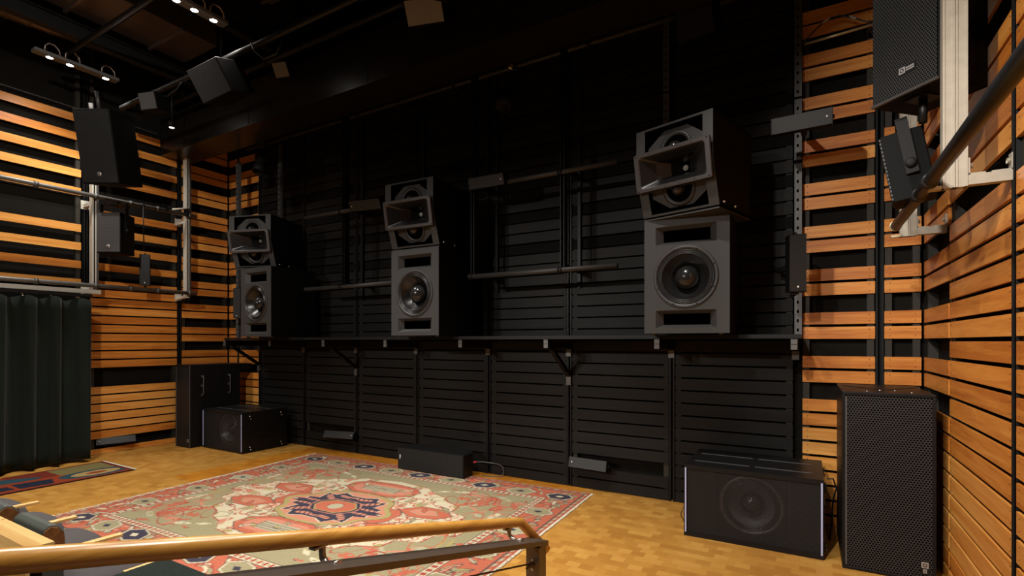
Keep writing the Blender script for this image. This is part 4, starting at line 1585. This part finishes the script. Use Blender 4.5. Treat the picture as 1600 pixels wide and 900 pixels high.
# steel beams and catwalk rails
for i, (x, z, lb) in enumerate(((-6.86, 4.74, 'black steel beam running to the end wall just right of the left lamp bar'),
                                (-5.45, 4.86, 'black steel beam running to the end wall left of the top lamp bar'),
                                (-3.6, 4.9, 'black steel beam near the grey-bottomed ceiling loudspeaker'))):
    b = MB().box(x - .05, x + .05, .4, 3.78, z, z + .012).box(x - .05, x + .05, .4, 3.78, z + .15, z + .162).box(x - .006, x + .006, .4, 3.78, z + .012, z + .15)
    tag(b.build('ceiling_beam', M['black_flat'], kind='structure'), lb, 'beam')
for i, (y, z, x0, x1, lb) in enumerate(((3.05, 4.33, -7.3, -2.5, 'dark pipe under the ceiling that carries the tilted black loudspeaker'),
                                        (2.5, 4.72, -7.6, -2.0, 'upper dark ceiling pipe above the lamp bars'),
                                        (3.55, 4.55, -7.6, .4, 'dark ceiling pipe next to the bulkhead'))):
    p = MB().tube([(x0, y, z), (x1, y, z)], .03, 12, 0)
    for xx in (-5.2, -3.2, -2.3):
        clampring(p, (xx, y, z), .03, 'x')
        p.tube([(xx, y, z + .03), (xx, y, min(5.9, z + 1.2))], .006, 6, 1)
    tag(p.build('ceiling_pipe', [M['black_metal'], M['black_flat']]), lb, 'pipe')
# thin metal edge along the top of the left slats
p = MB().box(XL - .03, XL + .012, -.4, 3.74, 4.385, 4.392)
p.build('trim_2', M['strut_grey'], kind='structure')
for i, pts in enumerate(([(-4.62, 3.0, 4.33), (-4.6, 3.02, 4.25), (-4.5, 3.05, 4.16), (-4.38, 3.1, 4.20), (-4.3, 3.1, 4.30)],
                         [(-5.9, 3.05, 4.33), (-6.0, 3.03, 4.24), (-6.2, 3.03, 4.20), (-6.35, 3.04, 4.26), (-6.4, 3.05, 4.32)])):
    lb = ('black cable looped under the ceiling pipe above the left stack', 'black cable looped under the ceiling pipe near the large left hanging loudspeaker')[i]
    tag(MB().tube(pts, .008, 8).build('ceiling_cable', M['cable']), lb, 'cable')

# cables behind the right subwoofer
cb = MB().tube([(.125, 4.35, .47), (.16, 4.36, .47), (.18, 4.38, .40), (.16, 4.40, .30), (.15, 4.4, .12), (.14, 4.42, .008), (.13, 4.72, .008)], .006, 8)
tag(cb.build('power_cable', M['cable']), 'black cables dropping between the right subwoofers', 'cable')
cb = MB().tube([(-.83, 4.3, .10), (-.87, 4.28, .12), (-.89, 4.27, .06), (-.86, 4.27, .008), (-.84, 4.32, .008)], .004, 8)
tag(cb.build('floor_cable', M['cable']), 'thin cable curled at the left foot of the right wide subwoofer', 'cable')

# ------------------------------------------------------------------ light
def spot(name, loc, tgt, power, size=60, blend=.6, col=(1, .94, .865), rad=.06):
    l = bpy.data.lights.new(name, 'SPOT')
    l.energy = power
    l.color = col
    l.spot_size = R(size)
    l.spot_blend = blend
    l.shadow_soft_size = rad
    o = bpy.data.objects.new(name, l)
    COL.objects.link(o)
    o.location = loc
    o.rotation_euler = (Vector(tgt) - Vector(loc)).to_track_quat('-Z', 'Y').to_euler()
    return o


LK = 1.0
# lamp bars (the bulbs seen, one spot under each)
spot('bar_lamp', (-7.24, 2.34, 4.57), (-7.95, 2.42, 3.5), 48 * LK, 80, 1.0)
spot('bar_lamp', (-7.24, 2.52, 4.57), (-7.3, 2.9, 0), 58 * LK, 100, .8)
spot('bar_lamp', (-7.24, 2.86, 4.57), (-7.5, 3.6, 1.5), 62 * LK, 100, .8)
for y in (2.53, 2.69, 2.87):
    spot('bar_lamp', (-5.02, y, 4.57), (-4.9, y + .1, 0), 130 * LK, 95, .8)
# further lamp bars over the stage and the seats, out of the photograph's frame
for x, y in ((-3.0, 2.0), (-1.2, 2.3), (-5.0, .8), (-2.9, .6), (-.6, 1.0)):
    spot('bar_lamp', (x, y, 4.6), (x, y + .45, 0), 270 * LK, 90, .8)
# house lights behind the seats, aimed low at the end wall
for x0, x1, p in ((-7.0, -5.6, 330), (-5.5, -3.6, 330), (-4.6, -1.9, 330), (-3.6, -.7, 290)):
    spot('house_spot', (x0, -4.5, 3.7), (x1, 4.6, 1.15), p * 1.05 * LK, 27, .55, rad=.1)
spot('house_spot', (-1.3, -2.2, 4.4), (.75, 3.5, 1.35), 680 * LK, 27, .8, rad=.08)
spot('house_spot', (-2.0, -1.0, 4.5), (.74, 3.2, 2.8), 620 * LK, 38, .8, rad=.08)
spot('house_spot', (-3.5, .2, 4.5), (-7.9, 3.2, 2.2), 320 * LK, 75, .9, rad=.08)

w = bpy.data.worlds.new('room_dark')
w.use_nodes = True
w.node_tree.nodes['Background'].inputs[0].default_value = (.9, .85, .8, 1)
w.node_tree.nodes['Background'].inputs[1].default_value = .02
SC.world = w

# ------------------------------------------------------------------ camera
cam = bpy.data.cameras.new('camera')
cam.sensor_width = 36
cam.lens = 18
cam.shift_y = .0525
cam.clip_start = .02
co = bpy.data.objects.new('camera', cam)
COL.objects.link(co)
co.location = (0, 0, 1.46)
co.rotation_euler = (R(90), 0, R(30))
SC.camera = co

SC.view_settings.view_transform = 'Standard'
SC.view_settings.look = 'None'
SC.view_settings.gamma = 1
SC.view_settings.exposure = 0.42
SC.view_settings.use_curve_mapping = False
SC.cycles.use_denoising = True
SC.cycles.max_bounces = 8
SC.cycles.sample_clamp_indirect = 4
